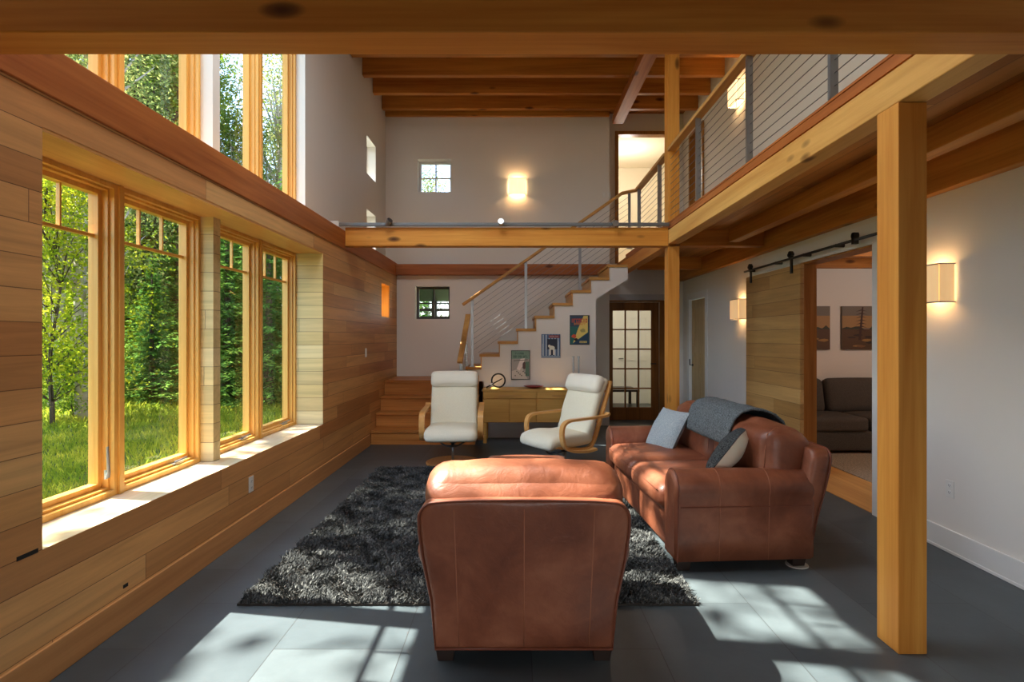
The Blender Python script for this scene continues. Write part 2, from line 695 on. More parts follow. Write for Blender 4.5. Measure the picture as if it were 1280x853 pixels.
# plants
def leafmat(name, c1, c2, c3, trans=0.5):
    a = NT(name)
    v = a.coord((1, 1, 1))
    n1 = a.noise(v, 1.1, 3, 0.7)
    n2 = a.noise(v, 9.0, 2, 0.7)
    f = a.math('ADD', a.math('MULTIPLY', n1, 0.6), a.math('MULTIPLY', n2, 0.4))
    col = a.ramp(f, [(0.36, c2), (0.5, c1), (0.64, c3)])
    d = a.n('BsdfDiffuse')
    t = a.n('BsdfTranslucent')
    a.l(col, d.inputs[0])
    a.l(col, t.inputs[0])
    mx = a.n('MixShader')
    mx.inputs[0].default_value = trans
    a.l(d.outputs[0], mx.inputs[1])
    a.l(t.outputs[0], mx.inputs[2])
    a.l(mx.outputs[0], a.out.inputs[0])
    return a.m


M['leaf'] = leafmat('broad_leaf', srgb(102, 130, 46), srgb(66, 96, 36), srgb(164, 170, 68))
M['leaf_yellow'] = leafmat('yellow_leaf', srgb(150, 164, 38), srgb(98, 126, 34), srgb(206, 196, 56), 0.55)
M['leaf_grey'] = leafmat('grey_leaf', srgb(122, 136, 78), srgb(82, 102, 56), srgb(182, 174, 102))
M['needle'] = leafmat('needle', srgb(96, 138, 62), srgb(58, 96, 46), srgb(150, 178, 78), 0.4)
M['grass'] = leafmat('grass_blade', srgb(136, 150, 46), srgb(88, 116, 36), srgb(190, 186, 68), 0.5)
M['ground'] = plain('lawn_soil', srgb(76, 90, 42), 0.95, var=0.5, spec=0.05)
M['bark'] = plain('bark', srgb(92, 80, 68), 0.95, var=0.5, spec=0.05)
M['birch'] = plain('birch_bark', srgb(196, 186, 170), 0.9, var=0.5, spec=0.05)

# ================================================================== THE ROOM
XL, XU, XR = -1.98, -2.165, 2.94       # lower left panelling, upper left wall, right wall
YB, YC, YR = 9.3, 9.85, -3.5           # back wall behind the steps, back wall by the glazed door, rear wall
ZC = 5.40                              # underside of the roof boards


def struct(name, mb, mat, label=None, cat=None, **kw):
    return tag(mb.build(name, mat, **kw), label, cat, kind='structure')


struct('floor', MB().box(-2.3, XR + 0.005, YR, 12.55, -0.12, 0.0), M['slate'], 'dark grey slate tile floor of the living room', 'floor')
LOW = [(2.341, 5.75, 0.565, 2.335), (8.25, 8.77, 1.757, 2.28)]
UP = [(2.341, 5.75, 2.71, 4.92), (8.12, 8.64, 3.85, 4.40), (8.12, 8.64, 2.80, 3.33)]
struct('wall_left', slab(MB(), 'x', -2.385, XL, YR, YB, -0.1, 2.69, LOW), M['shiplap'],
       'lower left wall clad in horizontal brown wooden boards', 'wall')
struct('wall_left_upper', slab(MB(), 'x', -2.385, XU, YR, YB, 2.69, ZC, UP), M['white_wall'],
       'upper left plaster wall with tall windows above the beam', 'wall')
BW = [(-1.634, -1.076, 3.88, 4.43), (-1.674, -1.103, 1.769, 2.314)]
struct('wall_back', slab(MB(), 'y', YB, 9.6, -2.5, 1.55, -0.1, ZC, BW), M['white_wall'],
       'white back wall with two small square windows', 'wall')
struct('wall_back_right', slab(MB(), 'y', YC, YC + 0.14, 1.2, 3.3, -0.1, ZC, [(1.60, 2.66, -0.2, 2.12), (1.78, 2.70, 2.76, 5.05)]), M['white_wall'],
       'back wall section holding the glazed door and the upper doorway', 'wall')
struct('wall_right', slab(MB(), 'x', XR, 3.1, YR, YC + 0.14, -0.1, ZC,
       [(4.60, 5.79, -0.2, 2.225), (8.68, 9.48, -0.2, 2.10), (8.75, 9.45, 2.76, 4.86)]), M['white_wall'],
       'white right wall with the wide opening to the next room', 'wall')
struct('wall_rear', slab(MB(), 'y', YR - 0.15, YR, -2.5, 3.1, -0.1, ZC, [(-0.4, 0.8, 0.9, 2.1)]), M['white_wall'],
       'rear wall behind the viewpoint with a small opening', 'wall')
struct('ceiling', slab(MB(), 'z', ZC, ZC + 0.08, -2.5, 3.3, YR - 0.15, 12.6, [(-1.85, 0.05, 2.35, 4.25)]), M['roof_board'],
       'brown board ceiling high above the living room', 'ceiling')
struct('window_roof', MB().box(-1.85, 0.05, 2.35, 4.25, ZC + 0.05, ZC + 0.08), M['plate'], 'added white panel closing the roof above the fill light', 'window')  # unseen panel added to close the roof and stop direct sun
struct('floor_loft', MB().box(1.775, XR, 2.1, YC, 2.70, 2.76), M['deck_board'], 'wooden floor boards of the loft, seen from below', 'floor')
struct('baseboard_left', MB().box(XL, XL + 0.014, YR, 7.55, 0.0, 0.152), M['skirting'], bevel=0.003, label='wooden skirting board under the left window wall', cat='baseboard')
bb = MB().box(XR - 0.016, XR, YR, 4.48, 0, 0.155).box(XR - 0.022, XR, YR, 4.48, 0, 0.02)
struct('baseboard_right', bb, M['white_trim'], bevel=0.003, label='white skirting board along the right wall', cat='baseboard')

struct('wall_return', MB().box(1.45, 1.55, 9.6, YC, -0.1, ZC), M['white_wall'], 'short wall return beside the glazed door', 'wall')
# --- linings of the window recess
struct('trim_1', MB().box(-2.385, XL - 0.001, 2.341, 5.75, 0.53, 0.566), M['sill'], 'pale polished window sill running under the lower windows', 'window sill')
struct('trim_2', MB().box(-2.385, XL - 0.002, 2.345, 5.746, 2.318, 2.337), M['soffit'], 'wooden head lining over the lower windows', 'window lining')
struct('trim_3', MB().box(-2.385, XU, 4.005, 4.10, 0.566, 2.318), M['lit_shiplap'], 'boarded pier between the two pairs of lower windows', 'pier')
struct('trim_4', MB().box(-2.385, XU - 0.003, 4.005, 4.10, 2.71, 4.92), M['white_wall'], 'white pier between the two pairs of upper windows', 'pier')

struct('trim_17', MB().box(-2.384, XL - 0.001, 5.742, 5.752, 0.566, 2.318), M['lit_shiplap'], 'boarded return at the far end of the window recess, lightened for window light', 'window lining')
NW = [0]


def ring(x0, x1, y0, y1, z0, z1, t, tb=None, mb=None):
    mb = mb or MB()
    return slab(mb, 'x', x0, x1, y0, y1, z0, z1, [(y0 + t, y1 - t, z0 + (tb or t), z1 - t)])


def casement(y0, y1, z0, z1, tz, label, handle=False):
    NW[0] += 1
    w = thing('window_%d' % NW[0], label, 'window', (-2.3, (y0 + y1) / 2, z0), kind='structure')
    o = Vector(w.location)

    def b(name, mb, mat, bev=0.002):
        mb.v = [tuple(Vector(p) - o) for p in mb.v]
        return mb.build(name, mat, w, bevel=bev)
    b('window_frame', ring(-2.375, -2.255, y0, y1, z0, z1, 0.026, 0.03), M['win_z'])
    b('stop_bead', ring(-2.372, -2.283, y0 + 0.026, y1 - 0.026, z0 + 0.03, z1 - 0.026, 0.013, 0.014), M['win_z'])
    s = ring(-2.372, -2.318, y0 + 0.039, y1 - 0.039, z0 + 0.044, z1 - 0.039, 0.026, 0.03)
    b('sash', s, M['win_z'])
    ya, yb = y0 + 0.064, y1 - 0.064
    mu = MB().box(-2.364, -2.338, ya, yb, tz - 0.009, tz + 0.009)
    for k in (1, 2):
        yy = ya + (yb - ya) * k / 3
        mu.box(-2.363, -2.341, yy - 0.006, yy + 0.006, tz + 0.009, z1 - 0.063)
    b('glazing_bar', mu, M['win_y'])
    b('pane', MB().box(-2.356, -2.351, ya, yb, z0 + 0.072, z1 - 0.063), M['glass'], 0)
    if handle:
        h = MB().box(-2.283, -2.272, y1 - 0.066, y1 - 0.054, z0 + 0.10, z0 + 0.15)
        h.tube([(-2.268, y1 - 0.060, z0 + 0.11), (-2.262, y1 - 0.060, z0 + 0.14), (-2.268, y1 - 0.060, z0 + 0.28)], [0.012, 0.009, 0.006], 8)
        b('latch', h, M['steel'], 0)
    else:
        h = MB().box(-2.318, -2.28, y1 - 0.28, y1 - 0.16, z0 + 0.03, z0 + 0.045)
        h.tube([(-2.29, y1 - 0.25, z0 + 0.05), (-2.27, y1 - 0.2, z0 + 0.06), (-2.265, y1 - 0.15, z0 + 0.065)], 0.008, 8)
        b('crank', h, M['steel'], 0)
    return w


WY = [(2.365, 3.170), (3.200, 4.003), (4.103, 4.925), (4.955, 5.748)]
nm = ['nearest the viewpoint', 'second from the viewpoint', 'third from the viewpoint', 'farthest along the wall']
for k, (a0, a1) in enumerate(WY):
    casement(a0, a1, 0.567, 2.317, 2.02, 'tall lower casement window in honey wood, ' + nm[k], handle=(k == 0))
for k, (a0, a1) in enumerate(WY):
    casement(a0, a1, 2.712, 4.918, 4.55, 'tall upper window above the left beam, ' + nm[k], handle=False)
mul = 0
for (za, zb) in ((0.567, 2.317), (2.712, 4.918)):
    for (ya, yb) in ((3.168, 3.202), (4.923, 4.957)):
        mul += 1
        struct('trim_%d' % (4 + mul), MB().box(-2.38, -2.24, ya, yb, za, zb), M['win_z'], bevel=0.002,
               label='honey wood post between two casements, %s, %s the beam' % ('near pair' if ya < 4 else 'far pair', 'below' if za < 1 else 'above'), cat='mullion')


def small_window_y(x0, x1, z0, z1, y, mat, label):
    NW[0] += 1
    w = thing('window_%d' % NW[0], label, 'window', ((x0 + x1) / 2, y, z0), kind='structure')
    o = Vector(w.location)
    m = slab(MB(), 'y', y, y + 0.07, x0, x1, z0, z1, [(x0 + 0.035, x1 - 0.035, z0 + 0.035, z1 - 0.035)])
    xm, zm = (x0 + x1) / 2, (z0 + z1) / 2
    g = MB().box(xm - 0.011, xm + 0.011, y + 0.02, y + 0.05, z0 + 0.035, z1 - 0.035).box(x0 + 0.035, x1 - 0.035, y + 0.022, y + 0.048, zm - 0.011, zm + 0.011)
    p = MB().box(x0 + 0.035, x1 - 0.035, y + 0.033, y + 0.037, z0 + 0.035, z1 - 0.035)
    for n_, q, mt in (('window_frame', m, mat), ('glazing_bar', g, mat), ('pane', p, M['glass'])):
        q.v = [tuple(Vector(a) - o) for a in q.v]
        q.build(n_, mt, w)


def small_window_x(y0, y1, z0, z1, x, mat, label):
    NW[0] += 1
    w = thing('window_%d' % NW[0], label, 'window', (x, (y0 + y1) / 2, z0), kind='structure')
    o = Vector(w.location)
    m = slab(MB(), 'x', x, x + 0.07, y0, y1, z0, z1, [(y0 + 0.035, y1 - 0.035, z0 + 0.035, z1 - 0.035)])
    ym, zm = (y0 + y1) / 2, (z0 + z1) / 2
    g = MB().box(x + 0.02, x + 0.05, ym - 0.011, ym + 0.011, z0 + 0.035, z1 - 0.035).box(x + 0.022, x + 0.048, y0 + 0.035, y1 - 0.035, zm - 0.011, zm + 0.011)
    p = MB().box(x + 0.033, x + 0.037, y0 + 0.035, y1 - 0.035, z0 + 0.035, z1 - 0.035)
    for n_, q, mt in (('window_frame', m, mat), ('glazing_bar', g, mat), ('pane', p, M['glass'])):
        q.v = [tuple(Vector(a) - o) for a in q.v]
        q.build(n_, mt, w)


small_window_y(-1.634, -1.076, 3.88, 4.43, 9.46, M['white_trim'], 'small square white window high on the back wall')
small_window_y(-1.674, -1.103, 1.769, 2.314, 9.46, M['slot'], 'small square dark framed window low on the back wall')
small_window_x(8.12, 8.64, 3.85, 4.40, -2.37, M['white_trim'], 'small window high on the left wall, upper of the pair')
small_window_x(8.12, 8.64, 2.80, 3.33, -2.37, M['white_trim'], 'small window on the left wall just above the tie beam')
small_window_x(8.25, 8.77, 1.757, 2.28, -2.37, M['win_z'], 'small window cut into the wooden boards near the steps')
struct('trim_9', slab(MB(), 'x', -2.30, -1.985, 8.25, 8.77, 1.757, 2.28, [(8.265, 8.755, 1.772, 2.265)]), M['win_z'], 'yellow wooden lining of the small window in the boarded wall', 'window lining')

# --- timber frame: each timber is a thing


def timber(name, label, cat, b, mat, bev=0.006, group=None, base=None):
    x0, x1, y0, y1, z0, z1 = b
    o = ((x0 + x1) / 2, (y0 + y1) / 2, z0)
    mb = MB().box(x0 - o[0], x1 - o[0], y0 - o[1], y1 - o[1], 0, z1 - z0)
    return tag(mb.build(name, mat, bevel=bev, loc=o), label, cat, group)


timber('timber_beam', 'huge honey wood beam across the top of the view with dark knots', 'beam', (XU + 0.002, XR - 0.002, 1.94, 2.095, 2.51, 2.73), M['honey_x'])
timber('timber_beam', 'long reddish wood beam running along the left window wall', 'beam', (-2.163, XL + 0.012, 2.10, YB - 0.002, 2.475, 2.69), M['red_y'])
timber('timber_beam', 'honey wood tie beam crossing mid room under the metal track', 'beam', (XL + 0.014, 1.753, 6.44, 6.58, 2.512, 2.725), M['honey_x'])
timber('timber_beam', 'reddish wood beam fixed along the white back wall behind the stairs', 'beam', (XL + 0.014, 1.545, 9.16, 9.298, 2.49, 2.665), M['red_x'])
timber('timber_beam', 'pale wood edge beam of the loft above the near post', 'beam', (1.755, 1.885, 2.10, 6.46, 2.535, 2.699), M['pale_y'])
timber('timber_beam', 'edge beam of the loft behind the far post and above the stair top', 'beam', (1.755, 1.885, 6.60, 9.84, 2.535, 2.699), M['honey_y'])
timber('timber_beam', 'long honey wood joist under the loft, midway to the right wall', 'beam', (2.44, 2.56, 2.10, 6.42, 2.55, 2.699), M['joist_y'])
timber('timber_beam', 'honey wood cross beam under the loft beside the far post', 'beam', (1.89, 2.855, 6.44, 6.58, 2.512, 2.699), M['joist_x'])
timber('timber_beam', 'cross beam under the loft in front of the glazed door', 'beam', (1.89, 2.855, 8.60, 8.74, 2.512, 2.699), M['joist_x'])
timber('timber_beam', 'ledger beam on the right wall above the barn door rail', 'beam', (2.86, XR - 0.002, 2.10, 9.84, 2.447, 2.699), M['joist_y'])
timber('timber_beam', 'heavy roof beam running toward the back wall beneath the joists', 'beam', (1.60, 1.78, 5.6, YB - 0.004, 5.01, 5.148), M['red_y'])
for k, y in enumerate((6.72, 7.295, 7.87, 8.445, 9.02)):
    nn = ['first', 'second', 'third', 'fourth', 'fifth'][k]
    timber('ceiling_joist', 'brown ceiling joist crossing below the roof boards, %s toward the back wall' % nn, 'joist',
           (XU + 0.004, XR - 0.004, y, y + 0.09, 5.15, ZC - 0.002), M['joist_x'], group='joists under the high ceiling')
timber('ceiling_joist', 'last ceiling timber lying flat against the back wall', 'joist', (XU + 0.004, 1.545, 9.24, YB - 0.001, 5.12, ZC - 0.002), M['joist_x'], group='joists under the high ceiling')

timber('timber_post', 'thick honey wood post standing near the right wall in front of the sofa', 'post', (1.752, 1.884, 2.566, 2.72, 0.0, 2.533), M['honey_z'], bev=0.004)
timber('timber_post', 'honey wood post beyond the sofa below the tie beam', 'post', (1.752, 1.886, 6.455, 6.61, 0.0, 2.51), M['honey_z'], bev=0.004)
timber('timber_post', 'upper honey wood post rising from the loft edge to the ceiling', 'post', (1.752, 1.886, 6.455, 6.61, 2.795, 5.148), M['honey_z'], bev=0.004)
tr_ = MB().box(1.765, 1.80, 2.10, 9.0, 2.715, 2.788).box(1.76, 1.805, 2.10, 9.0, 2.775, 2.79)
struct('trim_10', tr_, M['red_y'], 'reddish edge board along the loft floor', 'loft edge board')

# --- doors
# glazed door in the back wall
d1 = thing('door_1', 'brown wooden door with fifteen glass panes in the back wall', 'door', (2.13, 9.90, 0), kind='structure')
gx0, gx1, gz0, gz1 = 1.70, 2.405, 0.215, 1.95
xs = [gx0 + (gx1 - gx0) * i / 3 for i in range(4)]
zs = [gz0 + (gz1 - gz0) * i / 5 for i in range(6)]
hol = [(xs[i] + 0.012, xs[i + 1] - 0.012, zs[j] + 0.012, zs[j + 1] - 0.012) for i in range(3) for j in range(5)]
m = MB()
slab(m, 'y', 9.90, 9.945, 1.615, 2.52, 0.004, 2.085, [(gx0, gx1, gz0, gz1)])
m.v = [(p[0] - 2.13, p[1] - 9.9, p[2]) for p in m.v]
m.build('door_leaf', M['door_wood'], d1)
m = MB()
slab(m, 'y', 9.905, 9.94, gx0, gx1, gz0, gz1, hol)
m.v = [(p[0] - 2.13, p[1] - 9.9, p[2]) for p in m.v]
m.build('glazing_bar', M['door_wood'], d1)
for h in hol:
    MB().box(h[0] - 2.13, h[1] - 2.13, 0.02, 0.024, h[2], h[3]).build('pane', M['glass'], d1)
m = MB()
slab(m, 'y', 9.86, 9.97, 1.602, 2.658, 0.0, 2.118, [(1.625, 2.53, -0.1, 2.09)])
m.v = [(p[0] - 2.13, p[1] - 9.9, p[2]) for p in m.v]
m.build('door_frame', M['door_wood'], d1)
MB().tube([(0.335, -0.002, 1.0), (0.335, -0.04, 1.0), (0.24, -0.045, 1.0)], 0.009, 8).build('door_handle', M['black'], d1)
m = MB()
slab(m, 'y', YC - 0.016, YC - 0.001, 1.49, 2.77, 0.0, 2.22, [(1.60, 2.66, -0.1, 2.12)])
struct('trim_11', m, M['shaded_trim'], 'white casing around the glazed door, greyed for shade', 'door casing')

# panelled door in the right wall
d2 = thing('door_2', 'tan panelled door in the right wall beyond the far post', 'door', (2.97, 9.08, 0), kind='structure')
m = MB()
slab(m, 'x', 0.0, 0.012, -0.385, 0.385, 0.01, 2.085, [(-0.27, 0.27, 1.32, 1.95), (-0.27, -0.03, 0.2, 1.2), (0.03, 0.27, 0.2, 1.2)])
m.box(0.012, 0.04, -0.385, 0.385, 0.01, 2.085)
m.build('door_leaf', M['tan_door'], d2)
MB().cyl((0, 0, 0), 0.024, 0.008, 14).tube([(0, 0, 0.004), (0, 0, 0.05), (0.1, 0, 0.055)], 0.009, 8).build('door_handle', M['black'], d2, loc=(-0.001, 0.32, 1.0)).rotation_euler = (0, -PI / 2, PI / 2 * 0)
m = MB()
slab(m, 'x', XR - 0.016, XR - 0.001, 8.58, 9.58, 0.0, 2.20, [(8.68, 9.48, -0.1, 2.10)])
struct('trim_12', m, M['white_trim'], 'white casing around the tan panelled door', 'door casing')

# sliding barn door
d3 = thing('door_3', 'pale wooden sliding barn door of horizontal boards on the right wall', 'door', (2.875, 6.29, 0), kind='structure')
MB().box(-0.02, 0.02, -0.66, 0.66, 0.02, 2.20).build('door_leaf', M['barn'], d3, bevel=0.003)
for yy in (-0.5, 0.5):
    h = MB().box(-0.034, -0.021, yy - 0.02, yy + 0.02, 2.12, 2.29)
    h.tube([(-0.05, yy, 2.315), (-0.02, yy, 2.315)], 0.036, 16)
    h.box(-0.05, -0.02, yy - 0.045, yy + 0.045, 2.30, 2.325)
    h.build('hanger', M['dark_steel'], d3, smooth=False)
rail = thing('barn_door_rail', 'dark steel rail above the barn door opening', 'rail', (2.845, 5.65, 2.275))
MB().tube([(0, -1.35, 0), (0, 1.32, 0)], 0.0125, 12).build('bar', M['dark_steel'], rail, smooth=True)
for yy in (-1.25, -0.66, -0.1, 0.5, 1.2):
    MB().tube([(0, yy, 0), (0.077, yy, 0)], 0.016, 10).build('standoff', M['dark_steel'], rail)
MB().box(-0.02, 0.02, -0.97, -0.93, -0.035, 0.06).tube([(-0.02, -0.95, 0.035), (0.02, -0.95, 0.035)], 0.028, 14).build('door_stop', M['dark_steel'], rail)
m = MB()
slab(m, 'x', XR - 0.016, XR - 0.001, 4.49, 5.90, 0.0, 2.235, [(4.60, 5.79, -0.1, 2.225)])
m.box(XR - 0.018, XR - 0.001, 4.2, 7.05, 2.236, 2.40)
struct('trim_13', m, M['white_trim'], 'white casing and header board around the barn door opening', 'door casing')
m = MB()
slab(m, 'x', XR - 0.001, 3.1, 4.601, 5.789, 0.0, 2.224, [(4.616, 5.774, -0.1, 2.209)])
struct('trim_14', m, M['oak_z'], 'wooden jamb lining of the barn door opening', 'door lining')
# loft door opening
m = MB()
slab(m, 'x', XR - 0.03, 3.1, 8.751, 9.449, 2.76, 4.859, [(8.80, 9.40, 2.7, 4.81)])
struct('trim_15', m, M['oak_z'], 'brown wooden frame of the doorway in the loft wall', 'door frame')
d4 = thing('door_4', 'white door standing in the loft side wall', 'door', (3.03, 9.1, 2.76), kind='structure')
m = MB()
slab(m, 'x', 0.0, 0.03, -0.298, 0.298, 0.01, 2.045, [(-0.2, 0.2, 0.2, 1.0), (-0.2, 0.2, 1.15, 1.9)])
m.box(0.012, 0.03, -0.298, 0.298, 0.01, 2.045)
m.build('door_leaf', M['white_trim'], d4)
MB().tube([(0, 0.25, 1.0), (-0.05, 0.25, 1.0), (-0.05, 0.15, 1.0)], 0.008, 8).build('door_handle', M['steel'], d4)
m = MB()
slab(m, 'y', YC - 0.02, YC + 0.14, 1.74, 2.74, 2.762, 5.09, [(1.80, 2.68, 2.7, 5.03)])
struct('trim_16', m, M['oak_z'], 'brown wooden frame of the upper doorway at the stair top', 'door frame')

# --- rooms beyond
m = MB()
m.box(1.15, 1.2, YC + 0.14, 12.5, -0.1, ZC)
m.box(3.3, 3.35, YC + 0.14, 12.5, -0.1, ZC)
m.box(1.15, 3.35, 12.5, 12.55, -0.1, ZC)
m.box(1.2, 3.3, YC + 0.14, 12.5, 2.6, 2.70)
m.box(1.2, 3.3, YC + 0.14, 12.5, 5.25, 5.33)
struct('wall_hall', m, M['cream_wall'], 'cream hall walls seen through the glazed door and upper doorway', 'wall')
m = MB()
m.box(3.1, 7.0, 7.9, 8.0, -0.1, 2.7)
m.box(3.1, 7.0, 3.3, 3.4, -0.1, 2.7)
m.box(7.0, 7.1, 3.3, 8.0, -0.1, 2.7)
struct('wall_side_room', m, M['white_wall'], 'white walls of the room beyond the barn door', 'wall')
struct('ceiling_side_room', MB().box(3.1, 7.0, 3.4, 7.9, 2.6, 2.7), M['deck_board'], 'wooden ceiling of the room beyond the barn door', 'ceiling')
timber('timber_beam', 'brown beam along the wall above the two paintings', 'beam', (3.105, 6.99, 7.78, 7.899, 2.43, 2.598), M['joist_x'])
timber('timber_beam', 'brown ceiling beam just inside the room beyond the barn door', 'beam', (3.105, 6.99, 6.7, 6.82, 2.43, 2.598), M['joist_x'])
struct('floor_side_room', MB().box(XR + 0.006, 7.0, 3.4, 7.9, -0.1, 0.004), M['oak_y'], 'light oak floor of the room beyond the barn door', 'floor')

# ------------------------------------------------------------------ lamps


def point(name, loc, power, color, r=0.03, parent=None):
    d = bpy.data.lights.new(name, 'POINT')
    d.energy = power
    d.color = color
    d.shadow_soft_size = r
    o = bpy.data.objects.new(name, d)
    COL.objects.link(o)
    o.location = loc
    if parent is not None:
        o.parent = parent
    return o


WARM = (1.0, 0.66, 0.34)


def sconce(loc, rz, label, power, cloth='shade'):
    """front faces local -y, wall plane at y = 0"""
    t = thing('wall_sconce', label, 'wall lamp', loc, rz, 'square cloth wall lamps')
    w, d, h = 0.14, 0.115, 0.128
    m = MB()
    for (x0, x1, y0, y1) in ((-w, w, -d, -d + 0.004), (-w, -w + 0.004, -d, -0.012), (w - 0.004, w, -d, -0.012)):
        m.box(x0, x1, y0, y1, -h, h)
    m.build('lamp_shade', M[cloth], t)
    for z in (-h, h):
        rim = MB()
        rim.box(-w - 0.002, w + 0.002, -d - 0.002, -d + 0.006, z - 0.004, z + 0.004)
        rim.box(-w - 0.002, -w + 0.006, -d, -0.004, z - 0.004, z + 0.004)
        rim.box(w - 0.006, w + 0.002, -d, -0.004, z - 0.004, z + 0.004)
        rim.build('shade_rim', M['steel'], t)
    MB().box(-0.06, 0.06, -0.014, -0.001, -0.06, 0.06).tube([(0, -0.014, -0.03), (0, -0.05, -0.03), (0, -0.055, -0.01)], 0.012, 8).build('wall_plate', M['steel'], t)
    b = MB().lathe([(0.012, -0.035), (0.026, -0.005), (0.03, 0.015), (0.02, 0.038), (0.004, 0.046)], (0, -0.058, 0.01), 14)
    b.build('bulb', M['plate'], t, smooth=True)
    for z in (-0.07, 0.09):
        point('sconce_light', (0, -0.06, z), power * 0.7, WARM, 0.02, t)
    return t


sconce((XR, 3.88, 1.822), -PI / 2, 'lit cloth wall lamp on the right wall beside the near post', 1.0)
sconce((XR, 7.25, 1.822), -PI / 2, 'lit cloth wall lamp on the right wall beyond the barn door', 1.1)
sconce((0.02, YB, 3.95), 0, 'lit cloth wall lamp high on the white back wall', 2.4, 'shade_bright')
sconce((XR, 7.33, 4.65), -PI / 2, 'lit cloth wall lamp on the loft wall behind the cable railing', 2.0, 'shade_bright')
area_light('hall_lamp', (2.2, 10.15, 2.5), (0, 1, -0.35), 0.5, 0.3, 14, (1.0, 0.88, 0.72))
point('upper_hall_lamp', (2.2, 11.2, 4.7), 20, (1.0, 0.9, 0.78), 0.12)
point('side_room_lamp', (5.2, 5.6, 2.3), 24, (1.0, 0.86, 0.76), 0.15)

# ================================================================== STEPS AND STAIRS
st = thing('wooden_steps', 'short flight of brown wooden steps in the back left corner', 'steps', (-1.26, 8.4, 0))
SY = [7.6, 7.87, 8.13, 8.38]
SZ = [0.195, 0.40, 0.605, 0.82]
for k in range(4):
    z0 = 0 if k == 0 else SZ[k - 1]
    ye = 9.296 - 8.4
    m = MB().box(-0.712, 0.70, SY[k] + 0.02 - 8.4, ye, z0 + 0.001, SZ[k] - 0.032)
    m.build('riser', M['step_x'], st)
    y1 = SY[k + 1] + 0.02 if k < 3 else 9.296
    MB().box(-0.714, 0.715, SY[k] - 8.4, y1 - 8.4, SZ[k] - 0.032, SZ[k]).build('tread', M['step_x'], st, bevel=0.004)

stair = thing('staircase', 'white staircase with wooden treads rising right to the loft', 'staircase', (0.3, 8.7, 0))
T = []
for k in range(9):
    x0 = -0.797 + 0.2655 * k
    z = 1.034 + 0.186 * k
    T.append((x0, z))
prof = [(-0.47, 0.0), (1.164, 0.0), (1.164, 2.02), (1.63, 2.31), (1.63, T[8][1] - 0.04)]
for k in range(8, 0, -1):
    prof.append((T[k][0] + 0.03, T[k][1] - 0.04))
    prof.append((T[k][0] + 0.03, T[k - 1][1] - 0.04))
prof += [(-0.70, T[0][1] - 0.04), (-0.70, 0.822), (-0.47, 0.822)]
MB().prism(prof, 8.16, 9.14, lambda u, v, w: (u - 0.3, w - 8.7, v)).build('stair_wall', M['white_wall'], stair)
for k, (x0, z) in enumerate(T):
    MB().box(max(x0, -0.735) - 0.3, x0 + 0.295 - 0.3, 8.135 - 8.7, 9.15 - 8.7, z - 0.04, z).build('tread', M['oak_x'], stair, bevel=0.004)
    zl = 0.824 if k == 0 else T[k - 1][1]
    MB().box(max(x0, -0.735) + 0.016 - 0.3, max(x0, -0.735) + 0.03 - 0.3, 8.15 - 8.7, 9.148 - 8.7, zl + 0.001, z - 0.041).build('riser', M['oak_y'], stair)

# stair railing
sr = thing('stair_railing', 'steel and wood railing with sloping cables along the white stairs', 'railing', (0.3, 8.2, 1.0))


def rel(p, o):
    return tuple(Vector(p) - Vector(o))


o = (0.3, 8.2, 1.0)
sl = 0.186 / 0.2655
PX = [-0.64, 0.145, 0.935, 1.66]


def hz(x):
    return 1.96 + (x + 0.75) * sl


for x in PX:
    zb = 1.034 + 0.186 * math.floor((x + 0.797) / 0.2655) if x < 1.6 else 2.76
    zt = min(hz(x) - 0.02, 3.59)
    MB().box(x - 0.02 - o[0], x + 0.02 - o[0], -0.006, 0.006, zb - o[2], zt - o[2]).box(x - 0.035 - o[0], x + 0.035 - o[0], -0.03, 0.03, zb - o[2], zb + 0.008 - o[2]).build('post', M['steel'], sr)
top = (1.66, 8.2, 3.62)
hr = MB().bar(rel((-0.78, 8.2, hz(-0.78)), o), rel((1.56, 8.2, hz(1.56)), o), 0.075, 0.04)
hr.bar(rel((1.55, 8.2, hz(1.55)), o), rel((1.80, 8.2, 3.625), o), 0.075, 0.04)
hr.build('handrail', M['oak_x'], sr, bevel=0.006)
for k in range(10):
    dz = 0.09 + 0.082 * k
    pts = []
    for x in (-0.64, 1.64):
        pts.append(rel((x, 8.2, hz(x) - 0.03 - dz), o))
    if dz > 0.75:
        pts[0] = rel((-0.55, 8.2, hz(-0.55) - 0.03 - dz), o)
    MB().tube(pts, 0.0028, 6).build('cable', M['cable'], sr)

# handrail of the short flight
hs = thing('step_handrail', 'short sloping wooden handrail on a steel post above the wooden steps', 'handrail', (-0.76, 7.75, 0.40))
o2 = (-0.76, 7.75, 0.40)
MB().bar(rel((-0.765, 7.62, 1.12), o2), rel((-0.72, 8.42, 1.80), o2), 0.075, 0.04).build('handrail', M['oak_y'], hs, bevel=0.006)
MB().box(-0.02, 0.02, -0.006, 0.006, -0.205, 0.77).box(-0.035, 0.035, -0.03, 0.03, -0.204, -0.196).build('post', M['steel'], hs)
MB().box(0.0, 0.04, 0.594, 0.606, 0.421, 1.29).build('post', M['steel'], hs)
for k in range(6):
    d_ = 0.12 + 0.09 * k
    MB().tube([(-0.0, 0, 0.77 - d_), (0.02, 0.6, 1.28 - d_)], 0.0028, 6).build('cable', M['cable'], hs)

